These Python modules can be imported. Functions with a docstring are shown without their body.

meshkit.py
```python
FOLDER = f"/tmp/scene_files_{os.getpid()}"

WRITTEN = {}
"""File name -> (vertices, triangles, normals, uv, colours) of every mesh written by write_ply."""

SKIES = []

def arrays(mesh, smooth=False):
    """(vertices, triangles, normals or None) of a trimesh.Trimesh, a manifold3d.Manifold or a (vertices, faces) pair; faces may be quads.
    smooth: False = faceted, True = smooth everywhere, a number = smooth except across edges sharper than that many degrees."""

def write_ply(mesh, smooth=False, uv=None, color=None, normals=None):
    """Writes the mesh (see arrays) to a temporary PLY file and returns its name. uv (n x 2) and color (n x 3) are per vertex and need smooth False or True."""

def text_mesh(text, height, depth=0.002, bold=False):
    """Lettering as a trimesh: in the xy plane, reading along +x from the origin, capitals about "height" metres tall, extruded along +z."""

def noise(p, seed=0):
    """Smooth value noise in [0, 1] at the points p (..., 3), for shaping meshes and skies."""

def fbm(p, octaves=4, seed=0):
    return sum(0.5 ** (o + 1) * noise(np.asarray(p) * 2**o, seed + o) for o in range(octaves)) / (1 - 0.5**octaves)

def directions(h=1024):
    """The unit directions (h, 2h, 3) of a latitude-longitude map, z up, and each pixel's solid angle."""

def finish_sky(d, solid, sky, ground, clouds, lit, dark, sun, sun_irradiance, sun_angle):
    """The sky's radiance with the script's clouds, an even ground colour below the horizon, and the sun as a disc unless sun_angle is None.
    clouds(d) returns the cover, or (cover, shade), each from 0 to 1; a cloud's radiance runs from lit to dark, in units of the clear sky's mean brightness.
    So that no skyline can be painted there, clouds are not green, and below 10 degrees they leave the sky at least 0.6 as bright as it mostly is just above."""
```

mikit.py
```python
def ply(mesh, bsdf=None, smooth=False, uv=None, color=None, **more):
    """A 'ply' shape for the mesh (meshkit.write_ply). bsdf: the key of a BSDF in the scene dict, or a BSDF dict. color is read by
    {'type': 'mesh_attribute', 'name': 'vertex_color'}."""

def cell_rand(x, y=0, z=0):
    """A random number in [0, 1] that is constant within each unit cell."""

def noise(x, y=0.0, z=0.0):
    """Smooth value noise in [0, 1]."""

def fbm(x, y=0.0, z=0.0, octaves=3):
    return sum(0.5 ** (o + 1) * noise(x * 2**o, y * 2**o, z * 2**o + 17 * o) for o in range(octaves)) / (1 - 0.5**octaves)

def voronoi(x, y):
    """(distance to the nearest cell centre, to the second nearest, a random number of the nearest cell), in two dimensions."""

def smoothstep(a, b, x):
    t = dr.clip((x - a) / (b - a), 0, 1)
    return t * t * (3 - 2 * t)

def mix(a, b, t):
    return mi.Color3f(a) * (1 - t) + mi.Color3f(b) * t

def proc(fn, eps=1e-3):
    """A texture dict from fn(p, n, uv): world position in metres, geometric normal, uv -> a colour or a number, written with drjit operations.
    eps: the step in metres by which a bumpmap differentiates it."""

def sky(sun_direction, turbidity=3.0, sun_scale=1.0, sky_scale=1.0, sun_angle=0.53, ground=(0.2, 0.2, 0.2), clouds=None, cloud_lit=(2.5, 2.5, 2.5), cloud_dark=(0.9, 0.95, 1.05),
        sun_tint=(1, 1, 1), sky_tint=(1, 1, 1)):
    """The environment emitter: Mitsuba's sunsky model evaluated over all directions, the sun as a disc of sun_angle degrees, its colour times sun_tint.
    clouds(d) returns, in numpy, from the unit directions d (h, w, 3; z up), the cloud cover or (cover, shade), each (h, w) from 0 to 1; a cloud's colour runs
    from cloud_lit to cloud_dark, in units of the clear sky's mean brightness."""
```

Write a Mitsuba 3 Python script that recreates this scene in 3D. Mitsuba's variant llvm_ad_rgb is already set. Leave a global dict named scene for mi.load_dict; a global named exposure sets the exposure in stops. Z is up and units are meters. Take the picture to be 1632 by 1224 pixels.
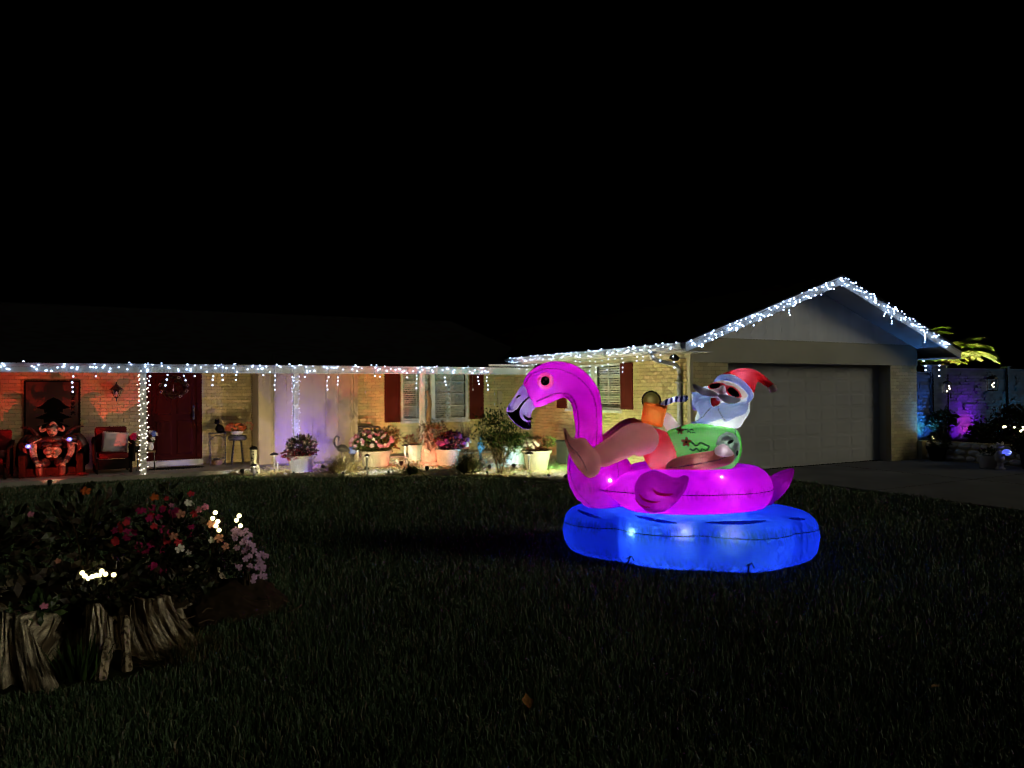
import math, random
import numpy as np, trimesh, shapely, shapely.geometry as sg, shapely.affinity as sa
from scipy.spatial import Delaunay
import scipy.sparse as ssp, scipy.sparse.linalg as sla
import mitsuba as mi, mikit, meshkit
from mikit import proc, noise, fbm, mix, smoothstep

scene, labels = {}, {}
T = mi.ScalarTransform4f
PI = math.pi

# ------------------------------------------------------------------ camera, sky, exposure
YAW, PITCH, ROLL = 0.4895, 0.00923, -0.00728
EYE = np.array([0.0, 0.0, 1.63])
_f = np.array([math.sin(YAW) * math.cos(PITCH), math.cos(YAW) * math.cos(PITCH), math.sin(PITCH)])
_r = np.array([math.cos(YAW), -math.sin(YAW), 0.0])
_u = -math.sin(ROLL) * _r + math.cos(ROLL) * np.cross(_r, _f)
scene['camera'] = {'type': 'perspective', 'fov': 71.0, 'fov_axis': 'x', 'near_clip': 0.05, 'far_clip': 400.0,
                   'to_world': T().look_at(origin=EYE.tolist(), target=(EYE + _f).tolist(), up=_u.tolist())}
exposure = 0.0
# a dim warm glow of the street from the right, over an almost black sky
scene['sky'] = {**mikit.sky((0.70, -0.66, 0.28), turbidity=3, sun_scale=0.60, sky_scale=0.0012, sun_angle=24.0,
                            sun_tint=(0.74, 1.0, 1.40), sky_tint=(0.9, 0.85, 0.8), ground=(0.02, 0.02, 0.02)), 'sampling_weight': 7.0}

# ------------------------------------------------------------------ helpers
def num(key):
    if key not in used:
        used.add(key); return key
    k = 1
    while f'{key}_{k:03d}' in used: k += 1
    used.add(f'{key}_{k:03d}'); return f'{key}_{k:03d}'
used = set()

def thing(name, label, cat, group=None):
    key = num(name); labels[key] = {'label': label, 'category': cat}
    if group: labels[key]['group'] = group
    return key

def obj(name, mesh, m, parent=None, smooth=False, kind=None, label=None, color=None, **more):
    key = num((parent + '__' + name) if parent else name)
    scene[key] = {**mesh, **more} if isinstance(mesh, dict) else mikit.ply(mesh, m, smooth=smooth, color=color, **more)
    if kind or label: labels[key] = {k: v for k, v in (('kind', kind), ('label', label)) if v}
    return key

def structure(name, mesh, m, label=None, **k):
    key = obj(name, mesh, m, **k); labels[key] = {'kind': 'structure'}
    if label: labels[key]['label'] = label
    return key

def cat(*ms):
    ms = [m for m in ms if m is not None]
    vs, fs, at = [], [], 0
    for m in ms:
        vs.append(np.asarray(m.vertices)); fs.append(np.asarray(m.faces) + at); at += len(m.vertices)
    return trimesh.Trimesh(np.vstack(vs), np.vstack(fs), process=False)

_BF = np.array([[0, 1, 3], [0, 3, 2], [4, 6, 7], [4, 7, 5], [0, 4, 5], [0, 5, 1], [2, 3, 7], [2, 7, 6], [0, 2, 6], [0, 6, 4], [1, 5, 7], [1, 7, 3]])
def box(x0, x1, y0, y1, z0, z1):
    v = np.array([[x, y, z] for x in (x0, x1) for y in (y0, y1) for z in (z0, z1)], float)
    return trimesh.Trimesh(v, _BF, process=False)

def rbox(x0, x1, y0, y1, z0, z1, r=0.02, n=3):
    """rounded box by hull of spheres"""
    import manifold3d as m3
    s = [m3.Manifold.sphere(r, 4 * n).translate([x, y, z]) for x in (x0 + r, x1 - r) for y in (y0 + r, y1 - r) for z in (z0 + r, z1 - r)]
    return man(m3.Manifold.batch_hull(s))

def man(m):
    q = m.to_mesh(); return trimesh.Trimesh(q.vert_properties[:, :3], q.tri_verts, process=False)

def tube(pts, r, n=8, caps=True):
    p = np.asarray(pts, float); r = np.broadcast_to(np.asarray(r, float), (len(p),))
    t = np.gradient(p, axis=0); t /= np.linalg.norm(t, axis=1, keepdims=True) + 1e-12
    ref = np.array([0, 0, 1.0]) if abs(t[:, 2]).mean() < 0.8 else np.array([1.0, 0, 0])
    a = np.cross(t, ref); a /= np.linalg.norm(a, axis=1, keepdims=True) + 1e-12
    b = np.cross(t, a); an = np.arange(n) * 2 * PI / n
    v = (p[:, None] + r[:, None, None] * (np.cos(an)[None, :, None] * a[:, None] + np.sin(an)[None, :, None] * b[:, None])).reshape(-1, 3)
    i, j = np.meshgrid(np.arange(len(p) - 1), np.arange(n), indexing='ij')
    q = np.stack([i * n + j, i * n + (j + 1) % n, (i + 1) * n + (j + 1) % n, (i + 1) * n + j], -1).reshape(-1, 4)
    f = np.vstack([q[:, [0, 2, 1]], q[:, [0, 3, 2]]])
    if caps:
        k = len(v); v = np.vstack([v, p[:1], p[-1:]]); e = (len(p) - 1) * n; jj = np.arange(n)
        f = np.vstack([f, np.stack([np.full(n, k), jj, (jj + 1) % n], 1), np.stack([np.full(n, k + 1), e + (jj + 1) % n, e + jj], 1)])
    return trimesh.Trimesh(v, f, process=False)

def curve(pts, n=24):
    """Catmull-Rom through the points (any columns)"""
    p = np.asarray(pts, float); p = np.vstack([2 * p[0] - p[1], p, 2 * p[-1] - p[-2]])
    out, seg = [], len(p) - 3
    for s in np.linspace(0, seg - 1e-9, n):
        i = int(s); t = s - i; a, b, c, d = p[i:i + 4]
        out.append(0.5 * (2 * b + (c - a) * t + (2 * a - 5 * b + 4 * c - d) * t * t + (3 * b - a - 3 * c + d) * t ** 3))
    return np.array(out)

def lathe(prof, n=24, at=(0, 0, 0), squash=(1, 1)):
    pr = np.asarray(prof, float); an = np.arange(n) * 2 * PI / n
    v = np.stack([pr[:, :1] * np.cos(an) * squash[0], pr[:, :1] * np.sin(an) * squash[1], np.repeat(pr[:, 1:], n, 1)], -1).reshape(-1, 3) + np.asarray(at)
    i, j = np.meshgrid(np.arange(len(pr) - 1), np.arange(n), indexing='ij')
    q = np.stack([i * n + j, i * n + (j + 1) % n, (i + 1) * n + (j + 1) % n, (i + 1) * n + j], -1).reshape(-1, 4)
    return trimesh.Trimesh(v, np.vstack([q[:, [0, 1, 2]], q[:, [0, 2, 3]]]), process=False)

def ball(c, r, sub=2):
    m = trimesh.creation.icosphere(subdivisions=sub, radius=1.0)
    m.vertices = m.vertices * np.asarray(r) + np.asarray(c); return m

def balls(cs, r, sub=1):
    b = trimesh.creation.icosphere(subdivisions=sub, radius=1.0)
    cs = np.asarray(cs, float); r = np.broadcast_to(np.asarray(r, float), (len(cs),))
    v = (cs[:, None] + b.vertices[None] * r[:, None, None]).reshape(-1, 3)
    f = (b.faces[None] + (np.arange(len(cs)) * len(b.vertices))[:, None, None]).reshape(-1, 3)
    return trimesh.Trimesh(v, f, process=False)

def prism(poly, depth):
    """polygon in xy extruded +z"""
    return cat(*[trimesh.creation.extrude_polygon(g, depth, engine='earcut') for g in getattr(poly, 'geoms', [poly])])

def lumpy(mesh, amp, freq, seed=0):
    n = mesh.vertex_normals
    mesh.vertices = mesh.vertices + n * ((meshkit.fbm(mesh.vertices * freq + 50, 3, seed) - 0.5) * 2 * amp)[:, None]
    return mesh

def frame_of(mesh, o, ex, ey, ez):
    v = np.asarray(mesh.vertices)
    return trimesh.Trimesh(np.asarray(o) + v[:, :1] * np.asarray(ex) + v[:, 1:2] * np.asarray(ey) + v[:, 2:] * np.asarray(ez), mesh.faces, process=False)

def rot(mesh, deg, at=(0, 0, 0), axis=(0, 0, 1)):
    m = mesh.copy(); m.apply_transform(trimesh.transformations.rotation_matrix(math.radians(deg), axis, at)); return m

def rgb(*c): return {'type': 'rgb', 'value': list(c)}
def diffuse(name, *c): scene[name] = {'type': 'twosided', 'bsdf': {'type': 'diffuse', 'reflectance': rgb(*c)}}
def satin(name, c, rough=0.4, **k): scene[name] = {'type': 'twosided', 'bsdf': {'type': 'principled', 'base_color': rgb(*c), 'roughness': rough, 'specular': 0.4, **k}}
def pdiff(name, fn): scene[name] = {'type': 'twosided', 'bsdf': {'type': 'diffuse', 'reflectance': proc(fn)}}
def fabric(name, c, t=1.0): scene[name] = {'type': 'principledthin', 'base_color': rgb(*c), 'roughness': 0.55, 'diff_trans': t, 'spec_trans': 0.0, 'eta': 1.3}
def glow(c, w=1.0): return {'type': 'area', 'radiance': rgb(*c), 'sampling_weight': float(w)}

VC = {'type': 'mesh_attribute', 'name': 'vertex_color'}
scene['tinted'] = {'type': 'twosided', 'bsdf': {'type': 'diffuse', 'reflectance': VC}}
scene['tinted_sheen'] = {'type': 'twosided', 'bsdf': {'type': 'principled', 'base_color': VC, 'roughness': 0.45, 'specular': 0.35}}

# ------------------------------------------------------------------ materials
pdiff('mortar', lambda p, n, uv: mix((0.36, 0.30, 0.16), (0.46, 0.38, 0.22), fbm(p.x * 3 + p.y * 3, p.z * 3)))
pdiff('header_paint', lambda p, n, uv: mix((0.38, 0.355, 0.27), (0.45, 0.42, 0.32), fbm(p.x * 1.5, p.z * 1.5, p.y)))
pdiff('siding_paint', lambda p, n, uv: mix((0.40, 0.34, 0.235), (0.46, 0.395, 0.28), fbm(p.x * 9, p.z * 0.8, p.y)))
pdiff('gable_paint', lambda p, n, uv: mix((0.62, 0.62, 0.64), (0.72, 0.72, 0.74), fbm(p.x * 10, p.z * 0.9)))
pdiff('garage_paint', lambda p, n, uv: mix((0.36, 0.355, 0.35), (0.42, 0.415, 0.405), fbm(p.x * 1.2, p.z * 2)))
pdiff('white_trim', lambda p, n, uv: mix((0.52, 0.53, 0.54), (0.66, 0.67, 0.68), fbm(p.x * 4, p.z * 9, p.y * 4)))
pdiff('soffit_paint', lambda p, n, uv: mix((0.40, 0.38, 0.34), (0.48, 0.46, 0.42), fbm(p.x * 2, p.y * 2)))
pdiff('shutter_paint', lambda p, n, uv: mix((0.060, 0.012, 0.010), (0.082, 0.017, 0.014), fbm(p.x * 5 + p.y * 5, p.z * 2)))
pdiff('door_paint', lambda p, n, uv: mix((0.034, 0.006, 0.005), (0.048, 0.009, 0.008), fbm(p.x * 14, p.z * 1.2)))
pdiff('shingle', lambda p, n, uv: mix((0.010, 0.010, 0.011), (0.022, 0.021, 0.021), noise(p.x * 6, p.y * 6, p.z * 9)))
pdiff('concrete', lambda p, n, uv: mix((0.20, 0.19, 0.175), (0.34, 0.33, 0.30), fbm(p.x * 2.2, p.y * 2.2, 0.0, 5)))
pdiff('drive_concrete', lambda p, n, uv: mix((0.11, 0.107, 0.105), (0.20, 0.195, 0.19), fbm(p.x * 1.7, p.y * 1.7, 0.0, 5)))
pdiff('lawn_soil', lambda p, n, uv: mix((0.012, 0.013, 0.006), (0.028, 0.030, 0.012), fbm(p.x * 9, p.y * 9, 0.0, 4)))
pdiff('soil', lambda p, n, uv: mix((0.02, 0.014, 0.009), (0.05, 0.036, 0.022), fbm(p.x * 14, p.y * 14, p.z * 14, 4)))
pdiff('gravel_bed', lambda p, n, uv: mix((0.34, 0.30, 0.20), (0.62, 0.55, 0.38), fbm(p.x * 25, p.y * 25)))
pdiff('pot_white', lambda p, n, uv: mix((0.34, 0.325, 0.28), (0.43, 0.41, 0.36), fbm(p.x * 5, p.y * 5, p.z * 7)))
pdiff('terracotta', lambda p, n, uv: mix((0.30, 0.11, 0.06), (0.40, 0.16, 0.09), fbm(p.x * 8, p.y * 8, p.z * 8)))
pdiff('stone_pale', lambda p, n, uv: mix((0.46, 0.43, 0.38), (0.66, 0.63, 0.56), fbm(p.x * 12, p.y * 12, p.z * 12)))
pdiff('stone_statue', lambda p, n, uv: mix((0.36, 0.33, 0.30), (0.62, 0.58, 0.53), fbm(p.x * 18, p.y * 18, p.z * 18, 4)))
pdiff('bronze_skin', lambda p, n, uv: mix((0.22, 0.15, 0.11), (0.60, 0.46, 0.36), smoothstep(0.35, 0.7, fbm(p.x * 38, p.y * 38, p.z * 38, 3))))
pdiff('old_wood', lambda p, n, uv: mix((0.13, 0.08, 0.045), (0.27, 0.18, 0.11), fbm(p.x * 30, p.y * 30, p.z * 4)))
pdiff('cloth_red', lambda p, n, uv: mix((0.075, 0.010, 0.012), (0.11, 0.017, 0.018), fbm(p.x * 30, p.y * 30, p.z * 30)))
pdiff('cloth_white', lambda p, n, uv: mix((0.50, 0.48, 0.52), (0.62, 0.60, 0.63), fbm(p.x * 14, p.y * 14, p.z * 14)))
pdiff('cloth_cream', lambda p, n, uv: mix((0.42, 0.36, 0.26), (0.54, 0.47, 0.34), fbm(p.x * 14, p.y * 14, p.z * 14)))
pdiff('banner_cloth', lambda p, n, uv: mix((0.050, 0.028, 0.024), (0.10, 0.055, 0.046), fbm(p.x * 3, p.z * 2)))
pdiff('fence_paint', lambda p, n, uv: mix((0.055, 0.075, 0.135), (0.11, 0.14, 0.22), fbm(p.x * 4, p.z * 14)))
pdiff('bark_root', lambda p, n, uv: mix((0.05, 0.034, 0.022), (0.13, 0.09, 0.06), fbm(p.x * 12, p.y * 12, p.z * 5)))
diffuse('black_paint', 0.012, 0.012, 0.013); diffuse('black_rubber', 0.02, 0.02, 0.02); diffuse('ink', 0.006, 0.005, 0.005)
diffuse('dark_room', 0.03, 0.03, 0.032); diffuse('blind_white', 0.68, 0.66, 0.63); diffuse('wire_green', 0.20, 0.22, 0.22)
diffuse('wicker_dark', 0.012, 0.008, 0.007); diffuse('stem_brown', 0.05, 0.035, 0.022); diffuse('stem_green', 0.03, 0.055, 0.015)
diffuse('flower_white_pot', 0.6, 0.58, 0.55); diffuse('grey_plastic', 0.06, 0.065, 0.07); diffuse('mulch', 0.03, 0.02, 0.013)
satin('black_iron', (0.02, 0.019, 0.018), 0.45); satin('gunmetal', (0.05, 0.05, 0.055), 0.4)
satin('gutter_metal', (0.42, 0.45, 0.50), 0.35); satin('blue_glaze', (0.10, 0.16, 0.55), 0.25); satin('hose_white', (0.5, 0.5, 0.48), 0.5)
satin('path_light_metal', (0.02, 0.02, 0.02), 0.4); satin('armour_dark', (0.018, 0.011, 0.010), 0.38); satin('parrot_blue', (0.10, 0.38, 0.62), 0.4)
scene['stem_glass'] = {'type': 'twosided', 'bsdf': {'type': 'principled', 'base_color': rgb(0.75, 0.73, 0.68), 'roughness': 0.3}}
scene['pane_glass'] = {'type': 'thindielectric'}
scene['led_plastic'] = {'type': 'twosided', 'bsdf': {'type': 'diffuse', 'reflectance': rgb(0.6, 0.6, 0.6)}}
COOL, WARM, GOLD = (0.62, 0.90, 1.36), (1.0, 0.86, 0.58), (1.0, 0.80, 0.36)
# ------------------------------------------------------------------ the house
H = thing('house', 'low house of painted cream brick with a red door and garage wing', 'house')
YM, XS, YG = 17.0, 9.14, 10.15          # main brick wall, garage side wall, garage front wall
EAVE = 2.45
rng = np.random.default_rng(3)
CREAM = np.array([0.55, 0.46, 0.25])
BL, BH, BD, PITCHB = 0.197, 0.0615, 0.016, 0.0735

def brick_variants():
    out = []
    for i in range(6):
        m = box(-BL / 2, BL / 2, -BH / 2, BH / 2, -0.012, BD)
        m.vertices[:, :2] += np.sign(m.vertices[:, :2]) * -0.0016 * (m.vertices[:, 2:] > 0)       # slightly eased front edge
        m.vertices += rng.normal(0, 0.0012, m.vertices.shape)
        c = CREAM * (0.86 + 0.24 * rng.random()) * (1 + rng.normal(0, 0.02, 3))
        out.append(mikit.ply(m, 'tinted', color=np.tile(c, (8, 1))))
    return out
BRICKS = brick_variants()

def brick_wall(name, o, ex, nrm, length, z0, z1, openings=(), parts=0, bottom=0.0, label=None, proud=1.0):
    o, ex, nrm = (np.asarray(v, float) for v in (o, ex, nrm)); ez = np.array([0, 0, 1.0])
    poly = sg.box(0, bottom, length, z1 + (EAVE - z1) * 0)
    for a, b, c, d in openings: poly = poly.difference(sg.box(a, c, b, d))
    wall = obj(name, frame_of(prism(poly, 0.12), o - nrm * 0.12, ex, ez, nrm), 'mortar', H, label=label)
    items = []
    rows = int((z1 - z0) / PITCHB)
    for r in range(rows):
        zc = z0 + (r + 0.5) * PITCHB; s = -(0.104 if r % 2 else 0.0)
        while s < length:
            spans = [(max(s, 0.0), min(s + 0.208, length))]
            for a, b, c, d in openings:
                if zc + BH / 2 > c and zc - BH / 2 < d:
                    spans = [q for p0, p1 in spans for q in ((p0, min(p1, a)), (max(p0, b), p1)) if q[1] - q[0] > 0.03]
            items += [((a + b) / 2, zc, b - a - 0.011) for a, b in spans if b - a > 0.04]
            s += 0.208
    items = np.array(items)
    full = items[:, 2] > 0.19
    P = o + items[:, :1] * ex + items[:, 1:2] * ez
    order = np.argsort(np.where(full, np.linalg.norm(P - EYE, axis=1), 1e9))[:parts]
    mine = np.zeros(len(items), bool); mine[order] = True
    for k in order:
        M = np.eye(4); M[:3, 0], M[:3, 1], M[:3, 2], M[:3, 3] = ex, ez, nrm, P[k]
        obj('brick', {**BRICKS[rng.integers(6)], 'to_world': T(M)}, None, wall)
    rest, Pr = items[~mine], P[~mine]
    if len(rest):
        b = box(-0.5, 0.5, -0.5, 0.5, -0.012, BD * proud).vertices
        sz = np.stack([rest[:, 2], np.full(len(rest), BH)], 1)
        loc = np.concatenate([b[None, :, :2] * sz[:, None], np.broadcast_to(b[None, :, 2:], (len(rest), 8, 1))], 2)
        loc = loc + rng.normal(0, 0.0012, loc.shape)
        v = Pr[:, None] + loc[..., :1] * ex + loc[..., 1:2] * ez + loc[..., 2:] * nrm
        f = (_BF[None] + (np.arange(len(rest)) * 8)[:, None, None]).reshape(-1, 3)
        if np.dot(np.cross(ex, ez), nrm) < 0: f = f[:, ::-1]
        c = CREAM * (0.86 + 0.24 * rng.random((len(rest), 1))) * (1 + rng.normal(0, 0.02, (len(rest), 3)))
        obj('brickwork', trimesh.Trimesh(v.reshape(-1, 3), f, process=False), 'tinted', wall, color=np.repeat(c, 8, 0), kind='stuff')
    return wall

X, Y, Z = np.eye(3)
# garage side wall, facing the flower bed (300 nearest bricks are parts)
brick_wall('side_wall', (XS, YG, 0), Y, -X, YM - YG, 0.0, 2.205, [(2.10, 4.20, 1.19, 2.21)], parts=300)
obj('frieze', box(XS - 0.012, XS + 0.1, YG - 0.01, YM, 2.208, EAVE - 0.02), 'header_paint', H)
obj('corner_board', box(XS - 0.02, XS + 0.05, YG - 0.02, YG + 0.07, 0.0, 2.206), 'header_paint', H)
# garage front: two brick piers, painted header, gable siding
brick_wall('front_wall', (XS, YG, 0), X, -Y, 0.94, 0.0, 2.16, proud=.3)
brick_wall('front_wall', (14.96, YG, 0), X, -Y, 0.95, 0.0, 2.16, proud=.3)
obj('header', box(XS - 0.004, 15.91, YG - 0.022, YG + 0.1, 2.135, 2.60), 'header_paint', H)
obj('side_wall', box(15.80, 15.91, YG + 0.1, YM, 0, EAVE), 'header_paint', H)
for x0, x1 in ((10.05, 10.08), (14.96, 14.99)):
    obj('door_jamb', box(x0, x1, YG - 0.004, 10.47, 0, 2.13), 'header_paint', H)
obj('door_head', box(10.08, 14.96, YG + 0.1, 10.47, 2.132, 2.19), 'header_paint', H)
CX = 12.49; OV = 9.50; PK = 3.86; EDGE = 8.45; EDGER = 16.53
slope = (PK - EAVE) / (CX - EDGE)
tri = sg.Polygon([(XS - 0.05, 2.604), (15.95, 2.604), (CX, 2.604 + slope * (CX - XS - 0.05) - 0.03)])
gb = obj('gable', frame_of(prism(tri, 0.06), (0, YG + 0.06, 0), X, Z, -Y), 'gable_paint', H)
for k in range(1, 17):
    x = XS - 0.05 + k * 0.405; top = 2.604 + slope * (CX - abs(x - CX) - XS - 0.07)
    if top > 2.66: obj('batten', box(x - 0.004, x + 0.004, YG - 0.0025, YG + 0.01, 2.606, top), 'gable_paint', gb)
# garage door: sections with raised panels
gd = obj('garage_door', box(10.08, 14.96, 10.43, 10.47, 0.012, 2.13), 'garage_paint', H)
for r in range(7):
    for c in range(10):
        x0 = 10.10 + c * 0.484; z0 = 0.045 + r * 0.298
        m = box(x0 + 0.022, x0 + 0.462, 10.4245, 10.43, z0 + 0.02, z0 + 0.262)
        fr = m.vertices[:, 1] < 10.427
        m.vertices[fr, 0] += np.where(m.vertices[fr, 0] < x0 + 0.2, 0.04, -0.04); m.vertices[fr, 2] += np.where(m.vertices[fr, 2] < z0 + 0.14, 0.022, -0.022)
        obj('panel', m, 'garage_paint', gd)
obj('bottom_seal', box(10.085, 14.955, 10.415, 10.46, 0.001, 0.013), 'black_rubber', gd)
# garage roof, rakes, soffits, fascia, gutter
def slab(p, th):      # quad (4 points) with thickness downwards
    p = np.asarray(p, float); v = np.vstack([p, p - [0, 0, th]])
    f = np.array([[0, 1, 2], [0, 2, 3], [6, 5, 4], [7, 6, 4], [0, 4, 5], [0, 5, 1], [1, 5, 6], [1, 6, 2], [2, 6, 7], [2, 7, 3], [3, 7, 4], [3, 4, 0]])
    return trimesh.Trimesh(v, f, process=False)
zr = lambda x: PK - slope * abs(x - CX)
gr = obj('garage_roof', cat(slab([(EDGE - .04, OV - .05, zr(EDGE - .04) + .03), (CX, OV - .05, PK + .03), (CX, 23, PK + .03), (EDGE - .04, 23, zr(EDGE - .04) + .03)], .03),
                   slab([(CX, OV - .05, PK + .03), (EDGER + .04, OV - .05, zr(EDGER + .04) + .03), (EDGER + .04, 23, zr(EDGER + .04) + .03), (CX, 23, PK + .03)], .03)), 'shingle', H)
obj('vent_pipe', tube([(14.2, 12.4, zr(14.2)), (14.2, 12.4, zr(14.2) + 0.45)], 0.03, 8), 'black_iron', H)
for xa, xb in ((EDGE, CX), (CX, EDGER)):
    za, zb = zr(xa) - 0.002, zr(xb) - 0.002
    q = np.array([(xa, OV, za), (xb, OV, zb), (xb, OV + 0.03, zb), (xa, OV + 0.03, za)])
    rk = obj('rake_board', slab(q, 0.175), 'white_trim', H)
    obj('drip_edge', slab(q + [0, -0.012, 0.001], 0.04), 'gutter_metal', rk)
    obj('rake_soffit', slab([(xa, OV + 0.031, za - 0.14), (xb, OV + 0.031, zb - 0.14), (xb, YG + 0.055, zb - 0.14), (xa, YG + 0.055, za - 0.14)], 0.012), 'soffit_paint', H)
for x0, x1 in ((EDGE + .03, XS - 0.013), (15.915, EDGER - .03)):
    obj('eave_soffit', box(x0, x1, OV + .031, 18.0, EAVE - 0.165, EAVE - 0.15), 'soffit_paint', H)
fs = obj('side_fascia', box(EDGE, EDGE + .025, OV + .031, 18.0, EAVE - .17, EAVE - .005), 'white_trim', H)
gut = sg.Polygon([(0, 0), (-.075, 0), (-.10, .05), (-.10, .115), (-.085, .115), (-.085, .055), (-.068, .015), (0, .015)])
obj('gutter', frame_of(prism(gut, 8.0), (EDGE - .001, OV + .02, EAVE - .13), X, Z, Y), 'white_trim', fs)
obj('side_fascia', box(EDGER - .025, EDGER, OV + .031, 18.0, EAVE - .17, EAVE - .005), 'white_trim', H)
ds = curve([(EDGE - .05, 10.35, 2.33), (EDGE - .05, 10.35, 2.24), (EDGE + .1, 10.36, 2.16), (XS - .2, 10.38, 2.10), (XS - .07, 10.38, 2.0), (XS - .065, 10.38, 1.8)], 26)
dsp = obj('downspout', cat(tube(ds, 0.042, 8), tube([(XS - .065, 10.38, 1.82), (XS - .065, 10.38, .12), (XS - .2, 10.38, .06)], 0.045, 8)), 'gutter_metal', H)
for z in (1.75, 0.5): obj('strap', box(XS - .115, XS - .012, 10.325, 10.435, z, z + .025), 'gutter_metal', dsp)
fl = obj('floodlight', rot(rbox(EDGE + .28, EDGE + .4, 10.12, 10.26, 2.19, 2.27, .015), 25, (EDGE + .3, 10.2, 2.2), (0, 1, 0)), 'black_paint', H, smooth=30)

# main house: wall, siding bay, porch
mw = [(0.0, 5.30), (6.37, 7.43), (9.55, 14.14)]         # distances along the wall from x = -5
brick_wall('main_wall', (-5, YM, 0), X, -Y, 5.30, 0.08, 2.24)
brick_wall('main_wall', (1.38, YM, 0), X, -Y, 1.04, 0.08, 2.24)
brick_wall('main_wall', (4.56, YM, 0), X, -Y, XS - 4.56, 0.10, 2.24, [(1.38, 3.20, 0.89, 2.25)])
bay = obj('siding_bay', cat(box(2.43, 4.56, 16.11, 16.16, 0.08, 2.22), box(2.43, 2.48, 16.16, YM, .08, 2.22)), 'siding_paint', H)
xs = [2.43, 2.70, 2.74, 3.02, 3.30, 3.56, 3.86, 4.15, 4.42]
for a, b in zip(xs, xs[1:] + [4.50]):
    obj('siding_board', box(a + .004, b - .004, 16.098, 16.11, 0.085, 2.22), 'siding_paint', bay)
obj('corner_trim', box(4.50, 4.585, 16.085, 16.20, .08, 2.22), 'siding_paint', bay)
obj('base_trim', box(2.43, 4.50, 16.092, 16.097, .085, .12), 'siding_paint', bay)
por = obj('porch_slab', cat(box(-5, 2.43, 15.36, YM, -.06, .08), box(2.43, 4.6, 15.95, YM, -.06, .08), box(4.6, XS, 16.35, YM, -.06, .10)), 'concrete', H)
fas = obj('porch_fascia', box(-5, XS - .02, 15.40, 15.435, 2.045, 2.185), 'white_trim', H)
obj('fascia_cap', box(-5, XS - .02, 15.385, 15.40, 2.165, 2.192), 'white_trim', fas)
obj('fascia_lip', box(-5, XS - .02, 15.388, 15.45, 2.022, 2.045), 'white_trim', fas)
obj('gutter_end', box(7.55, 8.80, 15.33, 15.384, 2.175, 2.265), 'white_trim', H)
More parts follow.
